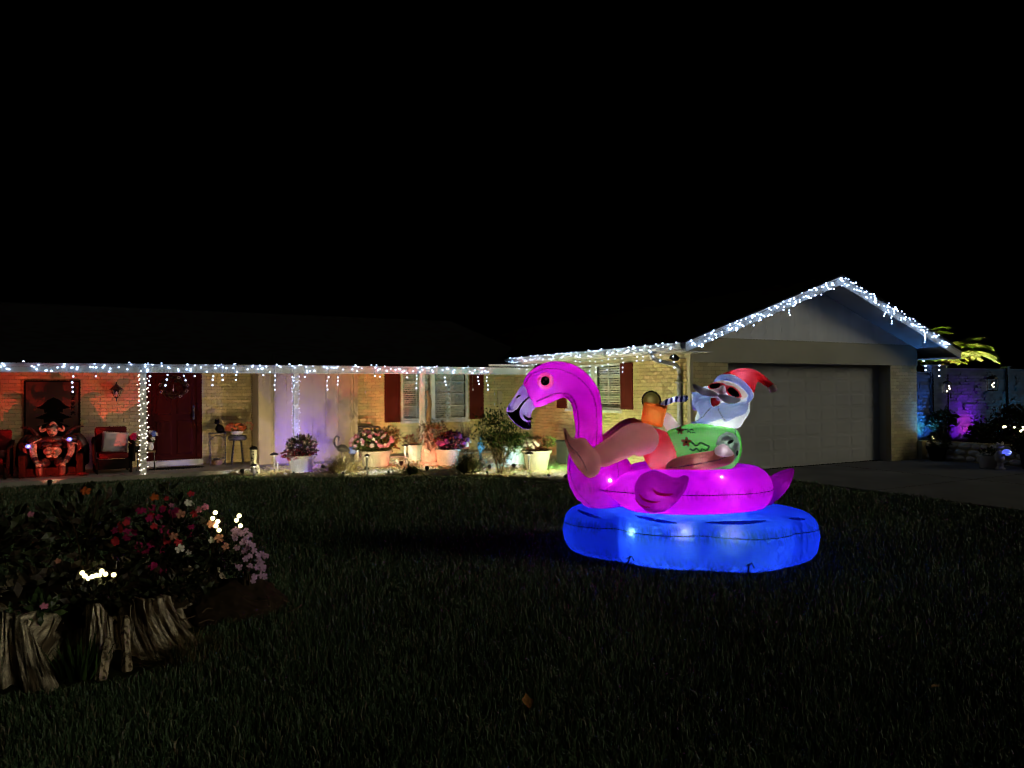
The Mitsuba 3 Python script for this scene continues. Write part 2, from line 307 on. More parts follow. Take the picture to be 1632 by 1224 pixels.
obj('porch_ceiling', box(-5, XS - .02, 15.437, YM, 2.2, 2.225), 'soffit_paint', H)
obj('main_roof', slab([(-9, 15.30, 2.20), (XS + .3, 15.30, 2.20), (XS + .3, 22, 3.95), (-9, 22, 3.95)], .012), 'shingle', H)
for x, w in ((0.23, .105), (3.09, .10), (5.91, .10)):
    po = obj('porch_post', box(x - w / 2, x + w / 2, 15.44, 15.44 + w, 0.0, 2.022), 'white_trim', H)
    obj('post_base', box(x - w / 2 - .012, x + w / 2 + .012, 15.428, 15.452 + w, 0.0, .10), 'white_trim', po)

# front door
fd = obj('front_door', box(.40, 1.28, 16.96, 17.0, .205, 2.20), 'door_paint', H)
for x0, x1, z0, z1 in ((.48, .80, .32, 1.05), (.88, 1.20, .32, 1.05), (.48, .80, 1.17, 2.08), (.88, 1.20, 1.17, 2.08)):
    m = box(x0, x1, 16.944, 16.96, z0, z1); q = m.vertices[:, 1] < 16.95
    m.vertices[q, 0] += np.where(m.vertices[q, 0] < (x0 + x1) / 2, .03, -.03); m.vertices[q, 2] += np.where(m.vertices[q, 2] < (z0 + z1) / 2, .03, -.03)
    obj('panel', m, 'door_paint', fd)
obj('handle', cat(box(1.195, 1.24, 16.92, 16.958, 1.05, 1.36), tube([(1.217, 16.925, 1.12), (1.217, 16.87, 1.14), (1.217, 16.87, 1.28), (1.217, 16.925, 1.31)], .012, 6)), 'gunmetal', fd)
obj('door_frame', cat(box(.30, .40, 16.93, 17.02, .20, 2.20), box(1.28, 1.385, 16.93, 17.02, .20, 2.20)), 'door_paint', H)
obj('threshold', box(.28, 1.40, 16.86, 17.0, .08, .204), 'white_trim', H)

# windows
def window(name, o, ex, nrm, w, z0, z1, mull, label):
    o, ex, nrm = (np.asarray(v, float) for v in (o, ex, nrm)); ez = np.array([0, 0, 1.0])
    P = lambda a, b, c, d, lo, hi: frame_of(box(a, b, c, d, lo, hi), o, ex, ez, nrm)     # (along, up, out)
    win = obj(name, cat(P(0, w, z0, z0 + .05, -.07, .012), P(0, w, z1 - .05, z1, -.07, .012), P(0, .05, z0 + .05, z1 - .05, -.07, .012), P(w - .05, w, z0 + .05, z1 - .05, -.07, .012)), 'white_trim', H, label=label)
    obj('mullion', P(mull - .055, mull + .055, z0 + .051, z1 - .051, -.07, .016), 'white_trim', win)
    obj('sill', P(-.03, w + .03, z0 - .062, z0 - .003, -.02, .07), 'white_trim', win)
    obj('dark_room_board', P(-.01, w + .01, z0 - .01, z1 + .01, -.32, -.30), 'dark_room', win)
    for a, b in ((.052, mull - .057), (mull + .057, w - .052)):
        obj('pane', P(a, b, z0 + .052, z1 - .052, -.046, -.0455), 'pane_glass', win)
        hgt = z1 - z0 - .104; mid = (a + b) / 2
        for k in (1, 2, 3):
            obj('muntin', P(a, b, z0 + .052 + hgt * k / 4 - .009, z0 + .052 + hgt * k / 4 + .009, -.044, -.03), 'white_trim', win)
        obj('muntin', P(mid - .008, mid + .008, z0 + .053, z1 - .053, -.0442, -.032), 'white_trim', win)
        n = int(hgt / .052)
        for k in range(n):
            zc = z0 + .06 + k * .052
            m = P(a + .01, b - .01, -.0015, .0015, -.024, .024); ang = 38 if name == 'front_window' else 42
            m = trimesh.Trimesh(m.vertices - o, m.faces, process=False)
            m = rot(m, -ang if abs(ex[0]) > .5 else ang, (0, 0, 0), ex)
            m.vertices += o + nrm * -.13 + np.array([0, 0, zc + .02])
            obj('blind_slat', m, 'blind_white', win)
    return win
window('front_window', (5.94, YM, 0), X, -Y, 1.82, .90, 2.22, .84, 'wide double window with closed pale blinds beside a porch post')
window('side_window', (XS, 12.25, 0), Y, -X, 2.10, 1.20, 2.20, 1.05, 'double window with open blinds on the garage side wall')
def shutter(o, ex, nrm, w, z0, z1):
    o, ex, nrm = (np.asarray(v, float) for v in (o, ex, nrm)); ez = np.array([0, 0, 1.0])
    P = lambda a, b, c, d, lo, hi: frame_of(box(a, b, c, d, lo, hi), o, ex, ez, nrm)
    s = obj('shutter', P(0, w, z0, z1, .017, .035), 'shutter_paint', H)
    obj('stile', P(0, .05, z0, z1, .0352, .047), 'shutter_paint', s); obj('stile', P(w - .05, w, z0, z1, .0352, .047), 'shutter_paint', s)
    for z in (z0, z1 - .06, (z0 + z1) / 2 - .03): obj('rail', P(.05, w - .05, z, z + .06, .0352, .046), 'shutter_paint', s)
shutter((5.51, YM, 0), X, -Y, .40, .87, 2.10); shutter((7.79, YM, 0), X, -Y, .40, .90, 2.10)
shutter((XS, 11.84, 0), Y, -X, .40, 1.22, 2.19); shutter((XS, 14.38, 0), Y, -X, .40, 1.20, 2.19)
obj('conduit', cat(tube([(8.66, 16.97, 1.30), (8.66, 16.97, .1)], .012, 6), box(8.60, 8.72, 16.92, 16.984, 1.28, 1.62)), 'siding_paint', H)

# ------------------------------------------------------------------ icicle light strings
def icicles(name, label, p0, p1, out, n_clusters, seed, face=.15, drop=.22, dense=4, sparse_at=(), L=5.0, hang=.78, br=.019):
    r = np.random.default_rng(seed); p0, p1, out = (np.asarray(v, float) for v in (p0, p1, out))
    t = thing(name, label, 'string lights', 'white icicle lights along the eaves')
    D = p1 - p0; wires, bulbs = [], []
    run = [p0 + D * s + out * (.02 + .012 * r.random()) + Z * (-.02 - .05 * r.random()) for s in np.linspace(0, 1, n_clusters * 2 + 1)]
    wires.append(tube(run, .0028, 4))
    for k in range(n_clusters):
        s = (k + .25 + .5 * r.random()) / n_clusters; base = p0 + D * s
        if any(a < s < b for a, b in sparse_at): continue
        for _ in range(dense):
            q = base + D / n_clusters * r.uniform(-.5, .5) + out * r.uniform(.035, .09) + Z * r.uniform(-face, .02)
            bulbs.append(q)
        if r.random() < hang:
            m = r.integers(1, 5); pts = [base + out * .03 + Z * -.03]
            for j in range(m):
                pts.append(pts[-1] + np.array([0, 0, -1]) * (drop * r.uniform(.75, 1.25) / 3 + (face * .72 if j == 0 else 0)) + D / np.linalg.norm(D) * r.normal(0, .016) + out * r.normal(0, .008))
                bulbs.append(pts[-1] + out * .004)
            wires.append(tube(pts, .0022, 4))
    obj('cable', cat(*wires), 'wire_green', t)
    obj('bulb', balls(bulbs, br * (.85 + .3 * r.random(len(bulbs)))), 'led_plastic', t, kind='stuff', emitter=glow([L * c for c in COOL], 3.0))
    return t
icicles('icicle_lights', 'cool white icicle lights along the low porch eave', (-5, 15.385, 2.19), (7.6, 15.385, 2.19), -Y, 50, 5, dense=4, drop=.27, L=2.2)
icicles('icicle_lights', 'cool white icicle lights along the gutter beside the downspout', (EDGE - .1, 15.9, 2.43), (EDGE - .1, 9.6, 2.43), -X, 27, 6, dense=4, drop=.28, face=.12, L=2.0, br=.017)
icicles('icicle_lights', 'cool white lights on the long left slope of the garage gable', (EDGE, OV - .012, EAVE - .01), (CX, OV - .012, PK - .01), -Y, 17, 7, dense=7, drop=.14, face=.17, L=3.2, hang=.4, br=.0165)
icicles('icicle_lights', 'cool white lights on the short right slope of the garage gable', (CX, OV - .012, PK - .01), (15.95, OV - .012, zr(15.95) - .01), -Y, 15, 8, dense=7, drop=.14, face=.17, L=3.2, hang=.3, br=.0165)
icicles('icicle_lights', 'few cool white lights hanging at the dark right eave of the garage', (EDGER, 9.7, 2.40), (EDGER, 12.0, 2.40), X, 5, 9, dense=2, drop=.35)

def post_lights(label, x, z0, z1, seed, col, L):
    r = np.random.default_rng(seed); t = thing('post_lights', label, 'string lights', 'string lights wrapped round porch posts')
    a = np.linspace(0, (z1 - z0) * 66, 520); w = .066
    sq = lambda a: np.stack([np.clip(1.35 * np.cos(a), -1, 1) * w, np.clip(1.35 * np.sin(a), -1, 1) * w], 1)
    q = sq(a); pts = np.stack([x + q[:, 0], 15.49 + q[:, 1], np.linspace(z0, z1, len(a))], 1)
    obj('cable', tube(pts, .0028, 4), 'wire_green', t)
    b = pts[::3] + r.normal(0, .013, pts[::3].shape); keep = r.random(len(b)) < .72
    obj('bulb', balls(b[keep], .0115), 'led_plastic', t, kind='stuff', emitter=glow([L * c for c in col], 1.0))
post_lights('warm white lights wrapped round the post beside the red door', .23, .02, 1.98, 11, (1.0, .90, .70), 3.4)
post_lights('cool white lights wrapped round the post before the tan siding', 3.09, .25, 1.98, 12, (.80, .86, 1.15), 1.4)
# ------------------------------------------------------------------ ground
structure('lawn', box(-60, 60, -30, 60, -.6, -.03), 'lawn_soil')
structure('driveway', cat(box(10.45, 16.1, -6, 10.43, -.5, -.004)), 'drive_concrete')
for x0, x1, y0, y1 in ((13.2, 13.212, -6, 10.42), (10.46, 16.08, 7.4, 7.412), (10.46, 16.08, 3.9, 3.912)): obj('joint', box(x0, x1, y0, y1, -.004, -.0015), 'soil', 'driveway')
bed_edge = np.array([(1.72, 15.45), (2.1, 14.75), (2.6, 14.25), (3.5, 13.75), (4.4, 13.35), (5.3, 12.9), (6.0, 12.2), (6.5, 11.4), (7.0, 10.7), (7.8, 10.3), (9.0, 10.2)])
bed = sg.Polygon(np.vstack([curve(bed_edge, 80), [(XS, 10.2), (XS, 16.35), (4.6, 16.35), (4.6, 15.95), (2.43, 15.95), (2.43, 15.355), (1.72, 15.355)]])).buffer(0)
structure('gravel_ground', frame_of(prism(bed, .07), (0, 0, -.045), X, Y, Z), 'gravel_bed')
def gravel(n, seed):
    r = np.random.default_rng(seed); lo, hi = np.array(bed.bounds[:2]), np.array(bed.bounds[2:])
    p = lo + (hi - lo) * r.random((n * 3, 2)); inner = bed.buffer(-.01)
    p = p[shapely.contains_xy(inner, p[:, 0], p[:, 1])][:n]
    b = trimesh.creation.icosphere(subdivisions=1); b = np.asarray(b.vertices), np.asarray(b.faces)
    s = r.uniform(.016, .034, (len(p), 1)) * r.uniform(.7, 1.25, (len(p), 3)); s[:, 2] *= .7
    v = b[0][None] * s[:, None] * (1 + .35 * (r.random((len(p), len(b[0]), 1)) - .5))
    a = r.random(len(p)) * 6.28; ca, sa_ = np.cos(a)[:, None], np.sin(a)[:, None]
    v = np.stack([v[..., 0] * ca - v[..., 1] * sa_, v[..., 0] * sa_ + v[..., 1] * ca, v[..., 2]], -1)
    v += np.concatenate([p, .026 + r.uniform(.0, .02, (len(p), 1))], 1)[:, None]
    f = (b[1][None] + (np.arange(len(p)) * len(b[0]))[:, None, None]).reshape(-1, 3)
    c = np.array([.86, .78, .55]) * r.uniform(.60, 1.06, (len(p), 1)) * (1 + r.normal(0, .05, (len(p), 3)))
    return trimesh.Trimesh(v.reshape(-1, 3), f, process=False), np.repeat(c, len(b[0]), 0)
g_, gc_ = gravel(15000, 21)
k = obj('gravel', g_, 'tinted', color=gc_, kind='stuff', smooth=True); labels[k]['label'] = 'pale gravel of the flower bed along the house'

POOL = sg.Point(0, 0)                        # footprints kept free of grass, filled below
def blades(n, seed, region, hgt, near_w):
    """bent grass blades, thicker and denser near the camera"""
    r = np.random.default_rng(seed); P = region(r, n); n = len(P)
    d = np.linalg.norm(P, axis=1)
    h = r.uniform(hgt[0], hgt[1], n) * (.75 + .5 * r.random(n)); w = near_w * r.uniform(.6, 1.3, n) * np.clip(d / 5, 1, 2.2)
    a, lean, la = r.random(n) * 6.28, r.uniform(.1, .9, n), r.random(n) * 6.28
    s = np.stack([np.cos(a), np.sin(a), 0 * a], 1); L = np.stack([np.cos(la), np.sin(la), 0 * a], 1)
    b = np.stack([P[:, 0], P[:, 1], np.full(n, -.032)], 1)
    m = b + L * (h * lean * .3)[:, None] + np.array([0, 0, 1.]) * (h * .62)[:, None]
    t = b + L * (h * lean)[:, None] + np.array([0, 0, 1.]) * (h * (1 - .35 * lean))[:, None]
    v = np.stack([b - s * w[:, None], b + s * w[:, None], m - s * w[:, None] * .75, m + s * w[:, None] * .75, t], 1).reshape(-1, 3)
    f = (np.array([[0, 1, 3], [0, 3, 2], [2, 3, 4]])[None] + (np.arange(n) * 5)[:, None, None]).reshape(-1, 3)
    c = np.where(r.random((n, 1)) < .12, [[.15, .13, .08]], [[.056, .094, .046]]) * r.uniform(.5, 1.35, (n, 1))
    c = c * (.35 + 1.3 * meshkit.fbm(np.stack([P[:, 0] * 1.1, P[:, 1] * 1.1, 0 * d], 1), 3, 4))[:, None]
    return trimesh.Trimesh(v, f, process=False), np.repeat(c, 5, 0)
STUMP_C = np.array([-.2, 6.2])
def lawn_region(r, n):
    d = 2.0 + 14.5 * r.random(n * 2) ** 1.6; s = r.uniform(-1.02, 1.02, n * 2) * .76 * d
    p = np.stack([_r[0] * s + math.sin(YAW) * d, _r[1] * s + math.cos(YAW) * d], 1)
    ok = ~shapely.contains_xy(bed, p[:, 0], p[:, 1]) & (p[:, 0] < 10.45 + .1 * np.sin(p[:, 1] * 3)) & ~((p[:, 1] > 15.33) & (p[:, 0] < 2.5)) & ~((p[:, 0] > 9.0) & (p[:, 1] > 10.1)) & (p[:, 1] < 15.9)
    ok &= ~shapely.contains_xy(POOL, p[:, 0], p[:, 1]) & (np.linalg.norm(p - STUMP_C, axis=1) > 1.04) & ~((np.linalg.norm(p - STUMP_C, axis=1) < 1.5) & (np.abs(np.degrees(np.arctan2(p[:, 1] - STUMP_C[1], p[:, 0] - STUMP_C[0])) + 97) < 26))
    return p[ok][:n]
def edge_region(r, n):
    e = np.vstack([[(-5, 15.33), (1.72, 15.33)], curve(bed_edge, 80)]); ln = sg.LineString(e)
    s = r.random(n) * ln.length; q = np.array([ln.interpolate(x).coords[0] for x in s])
    return q + np.stack([-r.random(n) * .18 - .0, -r.random(n) * .22 - .0], 1)
# ------------------------------------------------------------------ the inflatable
# patterns of its sewn panels, in metres: (along its length, height); it stands at IO, its long side along IA
IO, IA, IC = np.array([4.793, 5.506, 0.0]), np.array([.75425, -.65659, 0.0]), np.array([.65659, .75425, 0.0])
INF = {
  'neck': [(-1.023,1.18),(-1.041,1.372),(-1.06,1.481),(-1.098,1.533),(-1.144,1.552),(-1.235,1.521),(-1.34,1.476),(-1.44,1.456),(-1.485,1.515),(-1.538,1.633),(-1.564,1.698),(-1.537,1.776),(-1.47,1.847),(-1.377,1.898),(-1.258,1.928),(-1.128,1.919),(-1.011,1.879),(-0.909,1.807),(-0.827,1.71),(-0.777,1.608),(-0.752,1.481),(-0.748,1.258),(-0.73,1.099),(-0.592,0.993),(-0.468,0.881),(-0.452,0.567),(-0.491,0.396),(-0.597,0.38),(-0.787,0.399),(-0.946,0.471),(-1.048,0.577),(-1.098,0.711),(-1.11,0.858),(-1.083,1.013)],
  'beak': [(-1.551,1.704),(-1.471,1.658),(-1.405,1.593),(-1.419,1.495),(-1.446,1.443),(-1.473,1.404),(-1.487,1.333),(-1.488,1.235),(-1.554,1.229),(-1.634,1.267),(-1.707,1.339),(-1.747,1.405),(-1.733,1.464),(-1.672,1.555),(-1.611,1.646)],
  'beak_tip': [(-1.719,1.408),(-1.679,1.344),(-1.607,1.273),(-1.529,1.235),(-1.463,1.242),(-1.463,1.299),(-1.522,1.306),(-1.567,1.338),(-1.587,1.383),(-1.58,1.44),(-1.54,1.498),(-1.48,1.555),(-1.395,1.581),(-1.395,1.6),(-1.474,1.575),(-1.546,1.517),(-1.606,1.447),(-1.672,1.402)],
  'beak_mark': [(-1.547,1.383),(-1.528,1.338),(-1.495,1.325),(-1.469,1.331),(-1.469,1.351),(-1.502,1.351)],
  'nostril': [(-1.625,1.556),(-1.598,1.582),(-1.572,1.575),(-1.605,1.563)],
  'eye': [(-1.304,1.726)],
  'wing': [(-0.393,0.693),(-0.39,0.747),(-0.366,0.814),(-0.312,0.868),(-0.221,0.897),(-0.13,0.876),(-0.07,0.846),(-0.01,0.837),(0.049,0.859),(0.083,0.851),(0.092,0.819),(0.066,0.734),(0.006,0.641),(-0.07,0.566),(-0.148,0.517),(-0.224,0.512),(-0.307,0.537),(-0.368,0.603)],
  'feather': [(-0.232,0.748),(-0.183,0.714),(-0.116,0.702),(-0.044,0.702),(-0.086,0.681),(-0.146,0.677),(-0.198,0.694)],
  'feather2': [(-0.353,0.697),(-0.304,0.654),(-0.236,0.631),(-0.161,0.63),(-0.206,0.614),(-0.266,0.618),(-0.319,0.642)],
  'feather3': [(-0.393,0.647),(-0.349,0.607),(-0.297,0.581),(-0.244,0.576),(-0.289,0.567),(-0.35,0.587)],
  'tail': [(0.804,0.72),(0.875,0.788),(0.956,0.833),(1.072,0.865),(1.083,0.811),(1.047,0.701),(0.989,0.614),(0.919,0.545),(0.837,0.506)],
  'torso': [(-0.114,1.198),(-0.004,1.255),(0.129,1.293),(0.237,1.305),(0.356,1.287),(0.503,1.263),(0.572,1.215),(0.601,1.117),(0.6,1.02),(0.575,0.934),(0.516,0.86),(0.41,0.822),(0.232,0.806),(0.04,0.815),(-0.019,0.901),(-0.054,1.043)],
  'shorts': [(-0.248,1.241),(-0.175,1.235),(-0.09,1.192),(-0.03,1.087),(0.006,0.976),(0.029,0.858),(-0.038,0.801),(-0.191,0.798),(-0.276,0.847),(-0.337,0.959),(-0.373,1.059),(-0.335,1.184)],
  'foot': [(-1.063,1.269),(-1.038,1.263),(-1.007,1.201),(-0.957,1.171),(-0.864,1.178),(-0.816,1.123),(-0.748,1.049),(-0.712,0.976),(-0.713,0.903),(-0.738,0.841),(-0.794,0.803),(-0.843,0.808),(-0.91,0.869),(-0.984,0.979),(-1.039,1.114),(-1.057,1.207)],
  'forearm': [(-0.117,0.9),(-0.088,0.947),(-0.006,0.99),(0.137,1.027),(0.279,1.052),(0.448,1.072),(0.498,1.038),(0.503,0.974),(0.447,0.927),(0.306,0.889),(0.136,0.857),(-0.019,0.848),(-0.094,0.859)],
  'sleeve': [(0.35,1.101),(0.362,1.16),(0.402,1.207),(0.465,1.225),(0.526,1.197),(0.559,1.127),(0.558,1.045),(0.518,0.974),(0.49,0.95),(0.468,1.02),(0.424,1.09),(0.384,1.107)],
  'elbow': [(0.33,1.088),(0.387,1.124),(0.426,1.118),(0.481,1.061),(0.492,1.026),(0.436,1.008),(0.369,1.013),(0.33,1.036)],
  'headbase': [(0.294,1.666),(0.35,1.704),(0.387,1.752),(0.437,1.78),(0.528,1.779),(0.619,1.721),(0.679,1.657),(0.712,1.599),(0.719,1.549),(0.682,1.498),(0.675,1.403),(0.621,1.314),(0.569,1.248),(0.432,1.257),(0.333,1.269),(0.169,1.307),(0.186,1.429),(0.142,1.468),(0.134,1.545),(0.134,1.587),(0.169,1.609),(0.244,1.654)],
  'beard': [(0.13,1.593),(0.154,1.605),(0.244,1.579),(0.31,1.56),(0.314,1.496),(0.339,1.462),(0.375,1.471),(0.418,1.501),(0.543,1.496),(0.656,1.517),(0.662,1.495),(0.638,1.402),(0.542,1.362),(0.446,1.315),(0.398,1.34),(0.271,1.296),(0.198,1.286),(0.122,1.302),(0.171,1.321),(0.208,1.358),(0.187,1.412),(0.148,1.426),(0.13,1.481),(0.149,1.56)],
  'mustache': [(0.136,1.674),(0.16,1.679),(0.243,1.646),(0.339,1.606),(0.378,1.57),(0.339,1.558),(0.261,1.569),(0.185,1.601),(0.149,1.638)],
  'mustache2': [(0.366,1.571),(0.411,1.582),(0.494,1.564),(0.571,1.539),(0.574,1.517),(0.529,1.495),(0.458,1.495),(0.41,1.52)],
  'mouth': [(0.306,1.552),(0.366,1.55),(0.413,1.512),(0.35,1.456),(0.309,1.478)],
  'tongue': [(0.313,1.544),(0.364,1.54),(0.399,1.511),(0.349,1.464),(0.315,1.483)],
  'face': [(0.283,1.647),(0.299,1.669),(0.341,1.693),(0.425,1.714),(0.515,1.688),(0.603,1.626),(0.647,1.573),(0.614,1.536),(0.572,1.53),(0.495,1.558),(0.412,1.577),(0.34,1.603)],
  'nose': [(0.357,1.618),(0.375,1.637),(0.412,1.664),(0.431,1.655),(0.436,1.621),(0.43,1.586),(0.393,1.593)],
  'frame': [(0.286,1.653),(0.304,1.678),(0.352,1.695),(0.418,1.689),(0.453,1.667),(0.501,1.66),(0.56,1.62),(0.592,1.558),(0.541,1.546),(0.482,1.564),(0.452,1.608),(0.444,1.652),(0.418,1.67),(0.388,1.646),(0.339,1.631),(0.297,1.637)],
  'lens': [(0.301,1.656),(0.316,1.674),(0.358,1.685),(0.394,1.68),(0.388,1.655),(0.351,1.637),(0.315,1.639)],
  'lens2': [(0.464,1.614),(0.472,1.636),(0.495,1.646),(0.53,1.626),(0.56,1.595),(0.571,1.563),(0.53,1.558),(0.488,1.58)],
  'hatband': [(0.342,1.7),(0.367,1.746),(0.428,1.778),(0.506,1.771),(0.577,1.739),(0.653,1.678),(0.699,1.606),(0.707,1.55),(0.671,1.5),(0.641,1.52),(0.655,1.569),(0.623,1.619),(0.546,1.682),(0.451,1.711),(0.391,1.712)],
  'hat': [(0.43,1.774),(0.474,1.798),(0.529,1.818),(0.62,1.833),(0.699,1.826),(0.753,1.803),(0.824,1.751),(0.889,1.686),(0.913,1.661),(0.871,1.63),(0.817,1.662),(0.757,1.7),(0.736,1.65),(0.718,1.593),(0.667,1.644),(0.589,1.708),(0.516,1.747)],
  'pompom': [(0.891,1.633)],
  'cup': [(-0.325,1.49),(-0.113,1.457),(-0.165,1.261),(-0.352,1.311)],
  'slice': [(-0.262,1.521)],
  'straw': [(-0.175,1.477),(-0.125,1.527),(-0.001,1.565),(0.085,1.57),(0.103,1.551),(0.072,1.507),(-0.033,1.501),(-0.113,1.47)],
  'farm': [(0.008,1.19),(-0.078,1.285),(-0.139,1.393)],
  'kneeN': [(-0.32,1.13),(-0.423,1.153),(-0.575,1.072),(-0.792,0.958)],
  'kneeF': [(-0.395,1.198),(-0.478,1.23),(-0.607,1.157),(-0.803,1.019)],
  'hip': [(-0.114,1.044),(-0.246,1.111)],
  'flower': [(0.076,1.122),(0.019,1.229)],
  'scroll': [(0.122,1.123),(0.168,1.088),(0.208,1.117),(0.259,1.094),(0.288,1.083),(0.265,1.047),(0.236,1.053)],
  'scroll2': [(0.11,1.057),(0.144,1.04),(0.167,1.064),(0.202,1.035),(0.225,1.059)],
  'bulbs': [(-0.412,0.312),(0.027,0.328),(0.47,0.322),(-0.613,0.723),(0.382,0.877),(-1.144,1.612),(0.507,1.357),(0.164,1.172),(0.334,1.574),(-0.12,0.938),(-0.828,1.223)],
}

def world(m):
    v = np.asarray(m.vertices); return trimesh.Trimesh(IO + v[:, :1] * IA + v[:, 1:2] * Z + v[:, 2:] * IC, m.faces[:, ::-1], process=False)
iw = lambda a, b, c: IO + a * IA + b * Z + c * IC

def flat_mesh(poly, s, rounded=True):
    """(points, triangles, boundary mask) filling a polygon with spacing s"""
    rings = [poly.exterior, *poly.interiors]
    bp = np.vstack([np.array([r.interpolate(t, normalized=True).coords[0] for t in np.arange(max(12, int(r.length / s))) / max(12, int(r.length / s))]) for r in rings])
    x0, y0, x1, y1 = poly.bounds
    gx, gy = np.meshgrid(np.arange(x0, x1 + s, s), np.arange(y0, y1 + s, s * .87)); gx = gx + (np.arange(len(gy)) % 2)[:, None] * s / 2
    g = np.stack([gx.ravel(), gy.ravel()], 1); inner = poly.buffer(-.5 * s)
    g = g[shapely.contains_xy(inner, g[:, 0], g[:, 1])] if not inner.is_empty else np.zeros((0, 2))
    P = np.vstack([bp, g]); tr = Delaunay(P).simplices; c = P[tr].mean(1)
    tr = tr[shapely.contains_xy(poly.buffer(1e-6), c[:, 0], c[:, 1])]
    e1, e2 = P[tr[:, 1]] - P[tr[:, 0]], P[tr[:, 2]] - P[tr[:, 0]]; ar = e1[:, 0] * e2[:, 1] - e1[:, 1] * e2[:, 0]
    tr = np.where((ar < 0)[:, None], tr[:, ::-1], tr)[np.abs(ar) > 1e-9]
    return P, tr, np.arange(len(P)) < len(bp)

def puff(P, tr, bnd):
    """height of a sheet blown up over the outline: square root of the membrane solution"""
    n = len(P); K = ssp.lil_matrix((n, n)); rhs = np.zeros(n)
    p = P[tr]; e = np.stack([p[:, 2] - p[:, 1], p[:, 0] - p[:, 2], p[:, 1] - p[:, 0]], 1)
    A2 = np.abs(e[:, 0, 0] * e[:, 1, 1] - e[:, 0, 1] * e[:, 1, 0])
    Ke = np.einsum('tik,tjk->tij', e, e) / (2 * A2)[:, None, None]
    I, J = np.repeat(tr, 3, 1).ravel(), np.tile(tr, (1, 3)).ravel()
    K = ssp.csr_matrix((Ke.ravel(), (I, J)), (n, n)); np.add.at(rhs, tr.ravel(), np.repeat(A2 / 6, 3))
    fr = np.where(~bnd)[0]; u = np.zeros(n)
    if len(fr): u[fr] = sla.spsolve(K[fr][:, fr].tocsc(), rhs[fr])
    return np.sqrt(np.maximum(2.4 * u, 0))

def smooth_poly(pts, k=0.012, n=8):
    q = np.vstack([pts, pts[:1]]); c = curve(np.vstack([pts[-1:], q, pts[1:2]]), (len(pts) + 2) * n)
    seg = len(pts) + 2; c = c[n:-n]
    p = sg.Polygon(c).buffer(0)
    return max(getattr(p, 'geoms', [p]), key=lambda g: g.area)

def pillow(poly, s, full=1.0, cap=None, pleat=0.0, c=0.0, centre=None, seed=0):
    P, tr, bnd = flat_mesh(poly, s); h = puff(P, tr, bnd) * full
    if cap: h = cap * np.tanh(h / cap)
    wave = 0
    if pleat:
        ring = poly.exterior; al = shapely.line_locate_point(ring, shapely.points(P)); d = shapely.distance(shapely.points(P), ring)
        wave = pleat * (meshkit.noise(np.stack([al * 34, d * 3, 0 * d], 1), seed) - .5) * np.exp(-d / .07) * np.minimum(h / .03, 1)
    n, inn = len(P), ~bnd
    back = np.full(n, -1); back[bnd] = np.where(bnd)[0]; back[inn] = n + np.arange(inn.sum())
    V = np.vstack([np.column_stack([P, c - (h + wave)]), np.column_stack([P[inn], c + (h + wave)[inn]])])
    return trimesh.Trimesh(V, np.vstack([tr[:, ::-1], back[tr]]), process=False)

def on_front(base, poly, s, puffed=0.0, lift=.004, cap=None):
    """a panel lying on the front of the base, following it, blown up a little"""
    P, tr, bnd = flat_mesh(poly, s)
    o = np.column_stack([P, np.full(len(P), -3.0)])
    loc, ir, _ = base.ray.intersects_location(o, np.tile([0, 0, 1.0], (len(o), 1)), multiple_hits=False)
    cz = np.full(len(P), np.nan); cz[ir] = loc[:, 2]
    if np.isnan(cz).any():
        ok = ~np.isnan(cz); from scipy.spatial import cKDTree
        cz[~ok] = cz[ok][cKDTree(P[ok]).query(P[~ok])[1]] if ok.any() else 0.0
    h = puff(P, tr, bnd) * puffed if puffed else 0
    if cap and puffed: h = cap * np.tanh(h / cap)
    return trimesh.Trimesh(np.column_stack([P, cz - lift - h]), tr[:, ::-1], process=False)

def limb(pts, rad, n=40, sides=18, squash=1.0):
    q = curve(np.column_stack([pts, rad]), n)
    d = np.concatenate([[0], np.cumsum(np.linalg.norm(np.diff(q[:, :3], axis=0), axis=1))]); L = d[-1]
    k = np.sqrt(np.clip(1 - np.clip(1 - d / q[:, 3], 0, 1) ** 2, .02, 1)) * np.sqrt(np.clip(1 - np.clip(1 - (L - d) / q[:, 3], 0, 1) ** 2, .02, 1))
    return tube(q[:, :3], q[:, 3] * k, sides)

def gathered(c, zs, amp):
    '''nylon puckered along its seams: the doubled cloth of each gather lets less light through'''
    def f(p, n, uv):
        a = (p.x - float(IO[0])) * float(IA[0]) + (p.y - float(IO[1])) * float(IA[1]); b = (p.x - float(IO[0])) * float(IC[0]) + (p.y - float(IO[1])) * float(IC[1])
        m = 0.0
        for z0, w in zs: m = m + 1 - smoothstep(0.0, w, mi.Float(((p.z - z0) * (p.z - z0)) ** .5))
        g = smoothstep(.42, .75, noise(a * 75 + noise(a * 7, b * 7, p.z * 9) * 5, b * 75, p.z * 6)) + .6 * smoothstep(.5, .7, noise(a * 23 + p.z * 16, b * 23, p.z * 12))
        return mi.Color3f(*c) * (1 - amp * mi.Float(m) * g)
    return f
for k_, c_, zs_, amp_ in (('nylon_blue', (.014, .072, .95), ((.315, .12), (.02, .14)), .30), ('nylon_pink', (.70, .006, .72), ((.672, .08), (.47, .07), (1.12, .12)), .20)):
    scene[k_] = {'type': 'principledthin', 'base_color': proc(gathered(c_, zs_, amp_)), 'roughness': .55, 'diff_trans': .95, 'eta': 1.3}
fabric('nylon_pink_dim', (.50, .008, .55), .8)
fabric('nylon_lavender', (.40, .30, .95), .9); fabric('nylon_white', (.70, .79, 1.0), .9); fabric('nylon_beard', (.34, .41, 1.0), .95)
